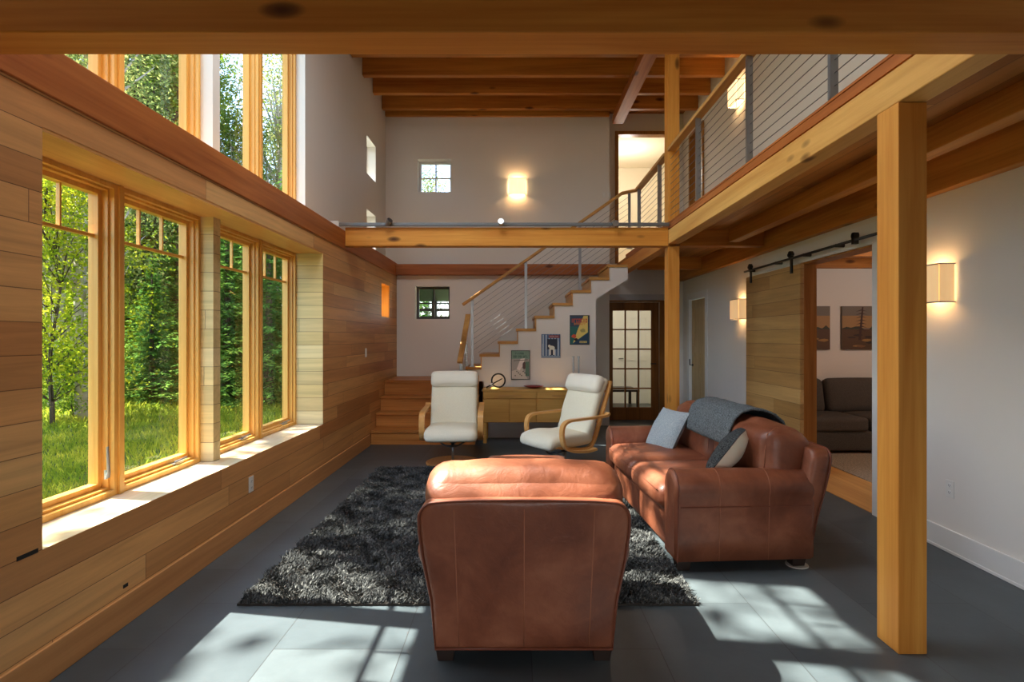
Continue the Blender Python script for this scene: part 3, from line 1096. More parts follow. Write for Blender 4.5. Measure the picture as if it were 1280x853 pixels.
# loft railing
lr = thing('loft_railing', 'steel cable railing with wooden handrail along the loft edge', 'railing', (1.78, 5.0, 2.79))
o3 = (1.78, 5.0, 2.79)
for y in (2.12, 3.15, 4.28, 5.48, 6.95, 8.1):
    MB().box(-0.024, 0.0, y - 0.022 - 5, y - 0.016 - 5, 0.001, 0.81).box(-0.024, 0.024, y - 0.016 - 5, y + 0.006 - 5, 0.001, 0.81).build('post', M['steel'], lr)
MB().box(-0.04, 0.045, 2.1 - 5, 6.45 - 5, 0.812, 0.852).build('handrail', M['oak_y'], lr, bevel=0.006)
MB().box(-0.04, 0.045, 6.62 - 5, 8.22 - 5, 0.812, 0.852).build('handrail', M['oak_y'], lr, bevel=0.006)
for k in range(10):
    z = 0.07 + 0.073 * k
    MB().tube([(0.0, 2.1 - 5, z), (0, 6.45 - 5, z)], 0.0028, 6).build('cable', M['cable'], lr)
    MB().tube([(0.0, 6.62 - 5, z), (0, 8.2 - 5, z)], 0.0028, 6).build('cable', M['cable'], lr)

# ------------------------------------------------------------------ metal lamp track on the tie beam
tk = thing('lamp_track', 'grey metal lamp track with three small heads on the tie beam', 'lamp track', (-0.2, 6.41, 2.752))
MB().box(-1.82, 1.95, -0.018, 0.018, -0.018, 0.018).box(-1.82, 1.95, -0.024, -0.018, -0.005, 0.005).build('rail', M['track'], tk)
MB().box(-1.945, -1.82, -0.03, 0.03, -0.045, 0.035).build('power_box', M['plate'], tk, bevel=0.004)
MB().tube([(-1.94, -0.02, -0.02), (-1.975, -0.02, -0.04), (-1.98, -0.03, -0.2), (-1.955, -0.02, -0.26)], 0.006, 8).build('wire', M['plate'], tk, smooth=True)
for k, (x, dr) in enumerate(((-1.25, (0.55, -0.5, 0.6)), (0.03, (0.0, -1, 0.25)), (1.32, (0.15, -0.9, -0.3)))):
    h = MB().tube([(x, -0.02, 0), (x, -0.05, 0.005)], 0.012, 8)
    c = Vector((x, -0.055, 0.008))
    d = Vector(dr).normalized()
    h.tube([c - d * 0.035, c - d * 0.03, c + d * 0.035, c + d * 0.045], [0.014, 0.026, 0.034, 0.034], 16)
    h.build('lamp_head', M['steel'], tk, smooth=False)

# ------------------------------------------------------------------ electrical plates


def plate(loc, rz, label, cat, kind):
    t = thing('outlet' if kind == 'outlet' else 'light_switch', label, cat, loc, rz)
    MB().box(-0.036, 0.036, -0.006, -0.001, -0.058, 0.058).build('plate', M['plate'], t, bevel=0.002)
    m = MB()
    if kind == 'outlet':
        for z in (-0.024, 0.024):
            m.lathe([(0.0165, 0), (0.0165, 0.002)], (0, 0, 0), 14)
            b = len(m.v) - 28
            for i in range(b, len(m.v)):
                p = m.v[i]
                m.v[i] = (p[0], -0.006 - p[2], p[1] + z)
        m.build('socket', M['white_trim'], t)
        for z in (-0.024, 0.024):
            s = MB()
            s.box(-0.008, -0.005, -0.0088, -0.0078, z - 0.005, z + 0.006).box(0.005, 0.008, -0.0088, -0.0078, z - 0.005, z + 0.006).box(-0.002, 0.002, -0.0088, -0.0078, z - 0.012, z - 0.008)
            s.build('slot', M['slot'], t)
    else:
        m.box(-0.016, 0.016, -0.010, -0.006, -0.033, 0.033)
        m.build('rocker', M['white_trim'], t, bevel=0.002)
    return t


plate((XL, 4.18, 0.36), PI / 2, 'white outlet plate low on the boarded left wall', 'outlet', 'outlet')
plate((XR, 3.79, 0.43), -PI / 2, 'white outlet plate on the right wall above the skirting', 'outlet', 'outlet')
plate((XL, 7.38, 1.26), PI / 2, 'white switch plate on the boarded wall near the steps', 'switch', 'switch')
plate((1.46, YB, 3.83), 0, 'grey switch plate beside the upper doorway, left one of two', 'switch', 'switch')
plate((1.535, YB, 3.83), 0, 'grey switch plate beside the upper doorway, right one of two', 'switch', 'switch')

for (y, z, a, w_) in ((2.27, 0.572, 0.05, 'nearest the sill corner'), (2.84, 0.195, 0.018, 'just above the skirting board')):
    tag(MB().box(-0.0005, 0.0012, -a, a, -0.009, 0.009).build('notch_plate', M['black'], loc=(XL, y, z)), 'black plate for the shade of a small notch in the boarded wall, ' + w_, 'notch')  # flat black plate stands in for the shade inside a notch

# ================================================================== FURNITURE
# --- shag rug
RX0, RX1, RY0, RY1 = -1.51, 0.985, 3.03, 6.2
rug = MB()
rug.box(-(RX1 - RX0) / 2, (RX1 - RX0) / 2, -(RY1 - RY0) / 2, (RY1 - RY0) / 2, 0.001, 0.012)
rg = tag(rug.build('shag_rug', M['charcoal'], loc=((RX0 + RX1) / 2, (RY0 + RY1) / 2, 0)),
         'dark charcoal shag rug on the slate floor between the seats', 'rug')
rng = np.random.default_rng(5)
N = 170000
px = rng.uniform(-(RX1 - RX0) / 2, (RX1 - RX0) / 2, N)
py = rng.uniform(-(RY1 - RY0) / 2, (RY1 - RY0) / 2, N)
ang = rng.uniform(0, 2 * PI, N)
clump = np.sin(px * 19 + np.sin(py * 13) * 2) + np.sin(py * 23 + np.sin(px * 17) * 2)
lean = 0.012 + 0.022 * rng.random(N)
la = clump * 1.4 + rng.normal(0, 0.9, N)
hgt = 0.022 + 0.022 * rng.random(N) + 0.004 * clump
wd = 0.0024 + 0.0016 * rng.random(N)
V = np.zeros((N, 5, 3), np.float32)
cx, sx = np.cos(ang) * wd, np.sin(ang) * wd
V[:, 0] = np.stack([px - cx, py - sx, np.full(N, 0.008)], 1)
V[:, 1] = np.stack([px + cx, py + sx, np.full(N, 0.008)], 1)
mx_, my_ = px + np.cos(la) * lean * 0.4, py + np.sin(la) * lean * 0.4
V[:, 2] = np.stack([mx_ + cx, my_ + sx, hgt * 0.7], 1)
V[:, 3] = np.stack([mx_ - cx, my_ - sx, hgt * 0.7], 1)
V[:, 4] = np.stack([px + np.cos(la) * lean, py + np.sin(la) * lean, hgt], 1)


def np_mesh(name, verts, quads, tris, mat, parent=None, loc=None):
    me = bpy.data.meshes.new(name)
    nq, nt = len(quads), len(tris)
    me.vertices.add(len(verts))
    me.vertices.foreach_set('co', verts.astype(np.float32).ravel())
    loops = np.concatenate([quads.ravel(), tris.ravel()]) if nt else quads.ravel()
    me.loops.add(len(loops))
    me.loops.foreach_set('vertex_index', loops.astype(np.int32))
    me.polygons.add(nq + nt)
    starts = np.concatenate([np.arange(nq) * 4, nq * 4 + np.arange(nt) * 3]) if nt else np.arange(nq) * 4
    me.polygons.foreach_set('loop_start', starts.astype(np.int32))
    me.update(calc_edges=True)
    me.materials.append(mat)
    o = bpy.data.objects.new(name, me)
    COL.objects.link(o)
    if parent is not None:
        o.parent = parent
    if loc is not None:
        o.location = loc
    return o


a = NT('shag_pile')
n1 = a.noise(a.coord((1, 1, 1), rnd=False), 55, 2, 0.7)
n2 = a.noise(a.coord((1, 1, 1), rnd=False), 7, 3, 0.6)
f = a.math('ADD', a.math('MULTIPLY', n1, 0.7), a.math('MULTIPLY', n2, 0.3))
a.base(a.ramp(f, [(0.38, srgb(40, 42, 44)), (0.52, srgb(78, 80, 80)), (0.66, srgb(138, 138, 134))]))
a.set(Roughness=0.95)
a.p.inputs['Specular IOR Level'].default_value = 0.1
M['pile'] = a.m
idx = np.arange(N)[:, None] * 5
pile = np_mesh('pile', V.reshape(-1, 3), idx + np.array([[0, 1, 2, 3]]), idx + np.array([[3, 2, 4]]), M['pile'], rg)
pile['kind'] = 'stuff'

# --- leather seating


def arc(cx, cy, r, a0, a1, n):
    return [(cx + r * math.cos(a0 + (a1 - a0) * i / n), cy + r * math.sin(a0 + (a1 - a0) * i / n)) for i in range(n + 1)]


def wrinkle(amp, sc, seed):
    def w(p):
        q = Vector((p.x * sc + seed, p.y * sc, p.z * sc))
        n = noise.noise(q) + 0.5 * noise.noise(q * 2.3)
        return p * (1 + amp * n)
    return w


def leather_seat(name, label, cat, loc, rz, half, seats, arm_w=0.2, flare=0.07):
    """front faces local -y; half = half overall width"""
    t = thing(name, label, cat, loc, rz)
    yF, yB = -0.45, 0.40
    hi = half - arm_w                    # inner half width
    # arms: rolled profile (u = outwards, v = up) swept from front to back
    arm_prof = [(0.02, 0.07), (arm_w - flare, 0.07), (arm_w - flare * 0.85, 0.25), (arm_w - flare * 0.6, 0.40)]
    arm_prof += [(arm_w / 2 - 0.002 + 0.112 * math.cos(t_), 0.515 + 0.11 * math.sin(t_)) for t_ in [(-0.5 + 3.9 * i / 16) for i in range(17)]]
    arm_prof += [(0.0, 0.42)]
    for s in (-1, 1):
        ws = [(yF + 0.003, 0.075), (yF + 0.002, 0.05), (yF, 0.02), (yF + 0.012, 0.004), (yF + 0.03, 0.0), (0.0, 0.0), (0.25, 0.0), (yB - 0.02, 0.0), (yB, 0.012)]
        m = MB().sweep(arm_prof, ws, lambda u, v, w, s=s: (s * (hi + u), w, v - 0.03 * max(0, w) * (v > 0.4)))
        if s > 0:
            m.f = [q[::-1] for q in m.f]
        m.build('arm', M['leather'], t, smooth=True)
        # piping round the front panel
        pp = [(s * (hi + u), yF + 0.018, v) for (u, v) in arm_prof]
        MB().tube(pp, 0.0055, 6, closed=True).build('piping', M['piping'], t, smooth=True)
        if seats == 2:
            MB().tube([(s * (hi + arm_w - 0.018), yy, 0.408) for yy in (yF + 0.03, 0.0, yB - 0.03)], 0.004, 6).build('piping', M['piping'], t)
        for yy in (-0.18, 0.12):
            q = [(s * (hi + u + 0.001), yy, v) for (u, v) in arm_prof[1:15]]
            MB().tube(q, 0.0022, 5).build('seam', M['seam'], t, smooth=True)
    # base front rail and deck
    MB().rbox((0, -0.02, 0.20), (hi + 0.03, 0.40, 0.13), 0.03, (0, 0.006, 0), 10).build('base', M['leather'], t, smooth=True)
    # seat cushions
    w = 2 * hi / seats
    for k in range(seats):
        cx = -hi + w * (k + 0.5)
        m = MB().rbox((0, 0, 0), (w / 2 - 0.004, 0.36, 0.088), 0.07, (0.0, 0.02, 0.035), 16, warp=wrinkle(0.012, 7, k * 3.1))
        c = m.build('seat_cushion', M['leather'], t, smooth=True, loc=(cx, -0.115, 0.405))
        loop = []
        for (xx, yy) in [(-w / 2 + 0.05, -0.355), (w / 2 - 0.05, -0.355)]:
            loop.append((xx, yy - 0.008, 0.045))
        MB().tube(loop, 0.004, 6).build('piping', M['piping'], c)
    # back frame: flared outline, leaning
    hb = half - 0.065
    ht = half - 0.008
    R = 0.075
    out = [(-hb, 0.07), (hb, 0.07), (hb + 0.012, 0.3), (ht - 0.012, 0.5), (ht, 0.62)]
    out += arc(ht - R, 0.755 - R, R, 0.0, PI / 2, 6)[0:]
    mid = [(ht - R) * (1 - 2 * i / 10) for i in range(1, 10)]
    out += [(x, 0.755 + 0.012 * (1 - (x / ht) ** 2)) for x in mid]
    out += arc(-ht + R, 0.755 - R, R, PI / 2, PI, 6)
    out += [(-ht, 0.62), (-ht + 0.012, 0.5), (-hb - 0.012, 0.3)]

    def fb(u, v, w):
        return (u, w + max(0, v - 0.07) * 0.16, v)
    ws = [(0.28, 0.03), (0.29, 0.008), (0.31, 0.0), (0.37, 0.0), (0.392, 0.006), (0.401, 0.02), (0.403, 0.035), (0.404, 0.07), (0.404, 0.14)]
    m = MB().sweep(out, ws, fb)
    m.build('back_frame', M['leather'], t, smooth=True)
    pp = []
    for (u, v) in out:
        du = 0.004
        pp.append((u * (1 - du / half), 0.394 + max(0, v - 0.07) * 0.16, v - 0.003 * (v > 0.6)))
    MB().tube(pp, 0.0065, 6, closed=True).build('piping', M['piping'], t, smooth=True)
    nseam = 3 if seats == 1 else 5
    for k in range(nseam):
        u = -hb * 0.72 + 1.44 * hb * k / (nseam - 1)
        q = [(u * (1 + 0.07 * (v - 0.07)), 0.4035 + (v - 0.07) * 0.16, v) for v in (0.09, 0.3, 0.5, 0.725)]
        MB().tube(q, 0.0026, 6).build('seam', M['seam'], t, smooth=True)
    # back cushions
    for k in range(seats):
        cx = -hi + w * (k + 0.5)
        ww = w / 2 + (0.185 if seats == 1 else 0.05)
        Rm = Matrix.Rotation(-0.22, 4, 'X')

        def shape(p, ww=ww):
            z = p.z
            # rounded shoulders and a roll at the top
            f = max(0, (z - 0.10) / 0.17)
            x = p.x * (1 - (0.03 if seats == 1 else 0.07) * f * f)
            y = p.y * (1 + 0.30 * math.exp(-((z - 0.12) / 0.12) ** 2))
            n = noise.noise(Vector((p.x * 6 + k * 5, p.y * 6, p.z * 6)))
            return (x * (1 + 0.01 * n), y * (1 + 0.06 * n), z + 0.008 * noise.noise(Vector((p.x * 9, p.z * 9, k))))
        m = MB().rbox((0, 0, 0), (ww, 0.12, 0.225), 0.095, (0.0, 0.035, 0.02), 18, M=Rm, warp=shape)
        off = 0.05 if seats == 2 else 0
        c = m.build('back_cushion', M['leather'], t, smooth=True, loc=(cx + (off * 1.7 if cx > 0 else -off if cx < 0 else 0), 0.275, 0.645))
        HH, RR, PF = (ww, 0.12, 0.225), 0.095, (0.0, 0.035, 0.02)
        if seats == 1:
            us = [(-0.985, 1, -0.8), (-0.985, 1, -0.3), (-0.975, 1, 0.1), (-0.93, 1, 0.36), (-0.85, 1, 0.47)]
            us += [(x / 10, 1, 0.50 + 0.03 * (1 - abs(x) / 8)) for x in range(-7, 8)]
            us += [(-u[0], u[1], u[2]) for u in us[4::-1]]
            MB().tube([tuple(Rm @ MB.rpoint(u, HH, RR, PF, shape, 0.003)) for u in us], 0.0065, 6).build('piping', M['piping'], c, smooth=True)
        else:
            for s in (-1, 1):
                us = [(s * 0.90, -1, -0.9), (s * 0.92, -1, -0.4), (s * 0.92, -1, 0.2), (s * 0.90, -1, 0.7), (s * 0.88, -0.7, 1), (s * 0.88, 0.0, 1), (s * 0.88, 0.8, 1)]
                MB().tube([tuple(Rm @ MB.rpoint(u, HH, RR, PF, shape, 0.001)) for u in us], 0.004, 6).build('piping', M['seam'], c, smooth=True)
    # feet
    for sx in (-1, 1):
        for yy in (-0.38, 0.33):
            x = sx * (half - 0.11)
            m = MB()
            m.sweep([(-0.045, -0.045), (0.045, -0.045), (0.045, 0.045), (-0.045, 0.045)], [(0.0, 0.014), (0.075, 0.0)], lambda u, v, w: (u, v, w))
            m.build('foot', M['dark_wood'], t, loc=(x, yy, 0.0), bevel=0.003)
    return t


leather_seat('leather_armchair', 'brown leather armchair seen from behind at the front edge of the rug', 'armchair', (0.035, 2.88, 0.0), PI, 0.462, 1)
sofa = leather_seat('leather_sofa', 'brown leather two cushion sofa facing the windows', 'sofa', (1.385, 4.42, 0.0), math.radians(-86.4), 0.98, 2, 0.24, 0.035)
pad = tag(MB().lathe([(0.075, 0), (0.085, 0.003), (0.085, 0.010), (0.07, 0.011)], (0, 0, 0), 24).build('floor_glide', M['felt'], loc=(1.82, 3.60, 0.0005)),
          'round white glide under the rear foot of the leather sofa', 'glide')
pad.location = (1.79, 3.57, 0.0)
pad.scale = (0.8, 0.8, 1)
sofa.scale = (1, 1.045, 1)

# ottoman
ot = thing('leather_ottoman', 'low brown leather ottoman behind the leather armchair', 'ottoman', (0.09, 4.55, 0.03))
MB().rbox((0, 0, 0.20), (0.33, 0.26, 0.13), 0.03, (0.01, 0.01, 0), 10).build('base', M['leather'], ot, smooth=True)
MB().rbox((0, 0, 0.365), (0.335, 0.27, 0.055), 0.05, (0, 0, 0.02), 14, warp=wrinkle(0.015, 7, 2)).build('cushion', M['leather'], ot, smooth=True)
for sx in (-1, 1):
    for sy in (-1, 1):
        MB().cyl((sx * 0.27, sy * 0.2, 0), 0.02, 0.08, 10, 0.03).build('foot', M['dark_wood'], ot)

# pillows and throw


def pillow_mesh(mb, hw, th, n=14, side=0):
    """square pillow in local xz-plane, thickness along y; side 0 both, -1/+1 one face"""
    for s in ((-1, 1) if side == 0 else (side,)):
        b = len(mb.v)
        for i in range(n + 1):
            for j in range(n + 1):
                u, v = 2 * i / n - 1, 2 * j / n - 1
                e = ((1 - u ** 2) * (1 - v ** 2)) ** 0.42
                pin = 1 - 0.05 * (1 - u * u) * abs(v) ** 3
                pin2 = 1 - 0.05 * (1 - v * v) * abs(u) ** 3
                wv = noise.noise(Vector((u * 2.2, v * 2.2, s * 3 + hw))) * 0.012 * e
                mb.v.append((u * hw * pin2, s * (th * e + 0.002) + wv, v * hw * pin))
        for i in range(n):
            for j in range(n):
                q = [b + i * (n + 1) + j, b + (i + 1) * (n + 1) + j, b + (i + 1) * (n + 1) + j + 1, b + i * (n + 1) + j + 1]
                mb.face(q if s < 0 else q[::-1])
    return mb


def frame_matrix(xdir, zdir, c):
    x = Vector(xdir).normalized()
    z = Vector(zdir)
    z = (z - x * z.dot(x)).normalized()
    y = z.cross(x)
    Mx = Matrix((x, y, z)).transposed().to_4x4()
    Mx.translation = c
    return Mx


pl = thing('throw_pillow', 'pale blue grey square pillow at the far end of the leather sofa', 'pillow')
pillow_mesh(MB(), 0.205, 0.065).build('cover', M['blue_cloth'], pl, smooth=True)
pl.matrix_world = frame_matrix((0.13, -0.41, -0.0), (0.195, 0.02, 0.34), (1.315, 4.90, 0.64))
pl2 = thing('throw_pillow', 'cream and dark tweed pillow beside the near arm of the leather sofa', 'pillow')
pillow_mesh(MB(), 0.195, 0.075, side=1).build('front_cover', M['dark_cloth'], pl2, smooth=True)['label'] = 'dark tweed front face'
pillow_mesh(MB(), 0.195, 0.085, side=-1).build('back_cover', M['ivory'], pl2, smooth=True)['label'] = 'cream back face'
pl2.matrix_world = frame_matrix((0.50, 0.86, 0.0), (0.30, -0.05, 0.40), (1.445, 3.82, 0.675))

# wool throw over the back cushions
path = [(-0.200, -0.02), (-0.212, 0.06), (-0.207, 0.12), (-0.190, 0.175), (-0.150, 0.225), (-0.085, 0.258), (0.0, 0.268), (0.085, 0.258), (0.150, 0.222), (0.185, 0.16), (0.20, 0.09)]
ca, sa = math.cos(0.22), math.sin(0.22)
fine = []
for i in range(len(path) - 1):
    for k in range(4):
        t_ = k / 4
        fine.append((path[i][0] * (1 - t_) + path[i + 1][0] * t_, path[i][1] * (1 - t_) + path[i + 1][1] * t_))
fine.append(path[-1])
m = MB()
nx = 36
for i, (y, z) in enumerate(fine):
    for j in range(nx + 1):
        x = -0.36 + 0.80 * j / nx + 0.05 * (1 - i / len(fine)) - 0.02
        nn = noise.noise(Vector((x * 7, i * 0.12, 3.3))) * 0.010 + abs(noise.noise(Vector((x * 16, i * 0.2, 1.0)))) * 0.006
        L = math.hypot(y, z)
        yy, zz = y * (1 + nn / L), z * (1 + nn / L)
        m.v.append((x, 0.285 + yy * ca + zz * sa, 0.662 - yy * sa + zz * ca))
for i in range(len(fine) - 1):
    for j in range(nx):
        b = i * (nx + 1) + j
        m.face((b, b + 1, b + nx + 2, b + nx + 1))
th = m.build('throw_blanket', M['throw'], smooth=True)
sol = th.modifiers.new('thick', 'SOLIDIFY')
sol.thickness = 0.014
sol.offset = 1
th.location = sofa.location
th.rotation_euler = sofa.rotation_euler
th.scale = sofa.scale
tag(th, 'grey wool throw draped over the back of the leather sofa', 'blanket')


def ribbon(mb, pts, x, w, t):
    """bent-wood strip following (y, z) points at sideways position x"""
    b = len(mb.v)
    n = len(pts)
    for i, (y, z) in enumerate(pts):
        p0 = pts[max(i - 1, 0)]
        p1 = pts[min(i + 1, n - 1)]
        d = Vector((p1[0] - p0[0], p1[1] - p0[1])).normalized()
        ny, nz = -d.y, d.x
        for (sx, sn) in ((-1, -1), (1, -1), (1, 1), (-1, 1)):
            mb.v.append((x + sx * w / 2, y + sn * ny * t / 2, z + sn * nz * t / 2))
    for i in range(n - 1):
        for k in range(4):
            l = (k + 1) % 4
            mb.face((b + i * 4 + k, b + i * 4 + l, b + i * 4 + 4 + l, b + i * 4 + 4 + k))
    mb.face((b, b + 3, b + 2, b + 1))
    e = b + (n - 1) * 4
    mb.face((e, e + 1, e + 2, e + 3))
    return mb


def smooth_path(pts, k=6):
    out = []
    P = [pts[0]] + list(pts) + [pts[-1]]
    for i in range(1, len(P) - 2):
        for j in range(k):
            t = j / k
            q = []
            for c in (0, 1):
                p0, p1, p2, p3 = P[i - 1][c], P[i][c], P[i + 1][c], P[i + 2][c]
                q.append(0.5 * (2 * p1 + (p2 - p0) * t + (2 * p0 - 5 * p1 + 4 * p2 - p3) * t * t + (3 * p1 - p0 - 3 * p2 + p3) * t ** 3))
            out.append(tuple(q))
    out.append(pts[-1])
    return out


sw = thing('swivel_chair', 'cream cushioned swivel armchair facing the camera before the wooden steps', 'armchair', (-0.73, 6.49, 0), math.radians(2), 'cream swivel armchairs')
MB().lathe([(0.29, 0.0), (0.31, 0.004), (0.31, 0.022), (0.30, 0.028), (0.02, 0.030)], n=40).build('base_disc', M['bent_wood'], sw, bevel=0.001)
MB().cyl((0, 0, 0.03), 0.017, 0.22, 16).build('post', M['steel'], sw, smooth=True)
m = MB().tube([(0.17 * math.cos(2 * PI * i / 28), -0.03 + 0.17 * math.sin(2 * PI * i / 28), 0.262 + 0.03 * math.cos(4 * PI * i / 28)) for i in range(28)], 0.009, 8, closed=True)
m.bar((-0.17, -0.03, 0.29), (0.17, -0.03, 0.29), 0.03, 0.008, (0, 0, 1)).bar((0, -0.2, 0.235), (0, 0.14, 0.235), 0.03, 0.008)
m.cyl((0, 0, 0.235), 0.035, 0.055, 14)
m.build('seat_ring', M['dark_steel'], sw)
side = smooth_path([(-0.32, 0.35), (-0.15, 0.325), (0.04, 0.30), (0.15, 0.32), (0.21, 0.42), (0.27, 0.58), (0.37, 0.84), (0.415, 0.99)])
for s in (-1, 1):
    ribbon(MB(), side, s * 0.262, 0.05, 0.022).build('side_rail', M['bent_wood'], sw)
for (y, z) in ((-0.2, 0.318), (0.02, 0.292), (0.265, 0.56), (0.385, 0.88)):
    MB().box(-0.24, 0.24, y - 0.02, y + 0.02, z - 0.008, z + 0.008).build('slat', M['bent_wood'], sw)
armp = smooth_path([(0.335, 0.66), (0.30, 0.635), (0.18, 0.625), (-0.05, 0.62), (-0.19, 0.612), (-0.255, 0.575), (-0.275, 0.50), (-0.262, 0.40), (-0.22, 0.335), (-0.12, 0.30), (0.04, 0.285), (0.16, 0.30)])
for s in (-1, 1):
    ribbon(MB(), armp, s * 0.325, 0.062, 0.024).build('armrest', M['bent_wood'], sw)
m = MB()


def seatwarp(p):
    y = p.y
    z = p.z - 0.06 * max(0, (-y - 0.12) / 0.16) ** 2 * 0.55 + 0.015 * noise.noise(Vector((p.x * 5, y * 5, 1)))
    return (p.x * (1 + 0.04 * max(0, -y / 0.28)), y, z + 0.02 * (1 - (p.x / 0.28) ** 2) * 0)


Rs = Matrix.Rotation(-0.06, 4, 'X')
MB().rbox((0, -0.11, 0.395), (0.285, 0.29, 0.062), 0.055, (0, 0.012, 0.018), 14, warp=seatwarp).build('seat_cushion', M['chair_cloth'], sw, smooth=True)
Rb = Matrix.Translation((0, 0.255, 0.70)) @ Matrix.Rotation(-0.37, 4, 'X')


def backwarp(p):
    f = p.z / 0.35
    return (p.x, p.y + 0.03 * (f * f) - 0.012 * math.exp(-((p.z + 0.17) / 0.05) ** 2) * -1 + 0.01 * noise.noise(Vector((p.x * 4, p.z * 4, 5))), p.z)


MB().rbox((0, -0.035, -0.005), (0.275, 0.048, 0.345), 0.045, (0, 0.015, 0.0), 14, M=Rb, warp=backwarp).build('back_cushion', M['chair_cloth'], sw, smooth=True)
MB().rbox((0, -0.075, 0.245), (0.285, 0.062, 0.098), 0.058, (0, 0.012, 0.006), 12, M=Rb).build('headrest', M['ivory'], sw, smooth=True)
sw2 = dup(sw)
sw2.location = (0.52, 6.02, 0)
sw2.rotation_euler = (0, 0, math.radians(-58))
sw2['label'] = 'cream cushioned swivel armchair turned toward the windows, beside the leather sofa'

# --- sideboard
sb = thing('sideboard', 'low oak sideboard with drawers and doors under the posters', 'sideboard', (0.285, 7.92, 0))
W2 = 0.75
m = MB()
m.box(-W2, W2, -0.215, 0.22, 0.715, 0.742).box(-W2 + 0.01, W2 - 0.01, -0.19, 0.22, 0.285, 0.715)
m.build('body', M['sideboard'], sb, bevel=0.003)
for k in range(2):
    x0, x1 = -W2 + 0.015 + k * 0.74, -W2 + 0.75 + k * 0.74
    d = MB().box(x0, x1 - 0.014, -0.208, -0.19, 0.62, 0.711).build('drawer', M['sideboard'], sb, bevel=0.002)
    MB().box((x0 + x1) / 2 - 0.16, (x0 + x1) / 2 + 0.16, -0.218, -0.2085, 0.652, 0.664).build('handle', M['oak_x'], d)
for k in range(4):
    x0 = -W2 + 0.015 + k * 0.368
    MB().box(x0, x0 + 0.354, -0.208, -0.19, 0.29, 0.608).build('door', M['sideboard'], sb, bevel=0.002)
for sx in (-1, 1):
    for yy in (-0.18, 0.19):
        MB().box(sx * (W2 - 0.035) - 0.025, sx * (W2 - 0.035) + 0.025, yy - 0.02, yy + 0.02, 0, 0.285).build('leg', M['sideboard'], sb, bevel=0.003)

# things on the sideboard
rs = thing('ring_sculpture', 'black metal ring sculpture with a slanting rod on the sideboard', 'sculpture', (-0.25, 7.93, 0.742))
MB().tube([(0.095 * math.cos(2 * PI * i / 32), 0, 0.108 + 0.095 * math.sin(2 * PI * i / 32)) for i in range(32)], 0.011, 8, closed=True).build('ring', M['black'], rs, smooth=True)
MB().tube([(-0.17, -0.02, 0.012), (0.055, 0.015, 0.135)], [0.011, 0.007], 8).build('rod', M['black'], rs, smooth=True)
bo = tag(MB().lathe([(0.03, 0.0), (0.05, 0.004), (0.12, 0.022), (0.145, 0.034), (0.14, 0.036), (0.11, 0.026), (0.03, 0.012)], n=32).build('bowl', M['red_glaze'], smooth=True, loc=(0.25, 7.93, 0.742)),
         'shallow dark red bowl on the sideboard', 'bowl')
for x, w_ in ((0.815, 'left'), (0.89, 'right')):
    c = thing('candle_holder', 'tall thin metal candle holder on the sideboard, %s one of the pair' % w_, 'candle holder', (x, 7.96, 0.742), 0, 'metal candle holders')
    MB().lathe([(0.045, 0), (0.045, 0.006), (0.012, 0.012)], n=20).build('foot', M['black'], c)
    MB().lathe([(0.0125, 0.012), (0.0125, 0.43), (0.017, 0.433), (0.017, 0.45), (0.01, 0.45)], n=14).build('stem', M['steel'], c, smooth=False)

# --- posters on the stair wall


def poster(label, x, z, w, h, frame, bgcol, shapes, cols, fr=True):
    """shapes: (material index, polygon in 0..1 coordinates)"""
    t = thing('poster', label, 'poster', (x, 8.159, z), 0, 'posters below the stairs')
    if fr:
        slab(MB(), 'y', -0.016, -0.001, -w / 2, w / 2, -h / 2, h / 2, [(-w / 2 + 0.008, w / 2 - 0.008, -h / 2 + 0.008, h / 2 - 0.008)]).build('frame', frame, t)
    m = MB()
    m.box(-w / 2 + 0.006, w / 2 - 0.006, -0.011, -0.001, -h / 2 + 0.006, h / 2 - 0.006)
    ww, hh = w - 0.018, h - 0.018
    for k, (ci, poly) in enumerate(shapes):
        m.cur = ci
        y = -0.0112 - 0.00012 * k
        b = len(m.v)
        m.v += [(-ww / 2 + u * ww, y, -hh / 2 + v * hh) for (u, v) in poly]
        m.face(range(b, b + len(poly)))
    m.build('print', None, t, mats=[plain('print', c, 0.5) for c in cols])
    return t


def R_(x0, x1, y0, y1):
    return [(x0, y0), (x1, y0), (x1, y1), (x0, y1)]


def lettering(ci, x0, x1, y0, y1, n, seed):
    """row of small block letters too small to read, as in the photo"""
    r = random.Random(seed)
    out = []
    w = (x1 - x0) / n
    for i in range(n):
        a = x0 + i * w
        s = w * 0.24
        out.append((ci, R_(a, a + s, y0, y1)))
        if r.random() < 0.7:
            out.append((ci, R_(a, a + w * 0.76, y1 - (y1 - y0) * 0.22, y1)))
        if r.random() < 0.6:
            out.append((ci, R_(a, a + w * 0.76, y0, y0 + (y1 - y0) * 0.22)))
        if r.random() < 0.6:
            out.append((ci, R_(a + w * 0.52, a + w * 0.76, y0, y1)))
    return out


def blob(cx, cy, rx, ry, n=14, seed=0, j=0.18):
    r = random.Random(seed)
    return [(cx + rx * math.cos(2 * PI * i / n) * (1 + r.uniform(-j, j)), cy + ry * math.sin(2 * PI * i / n) * (1 + r.uniform(-j, j))) for i in range(n)]


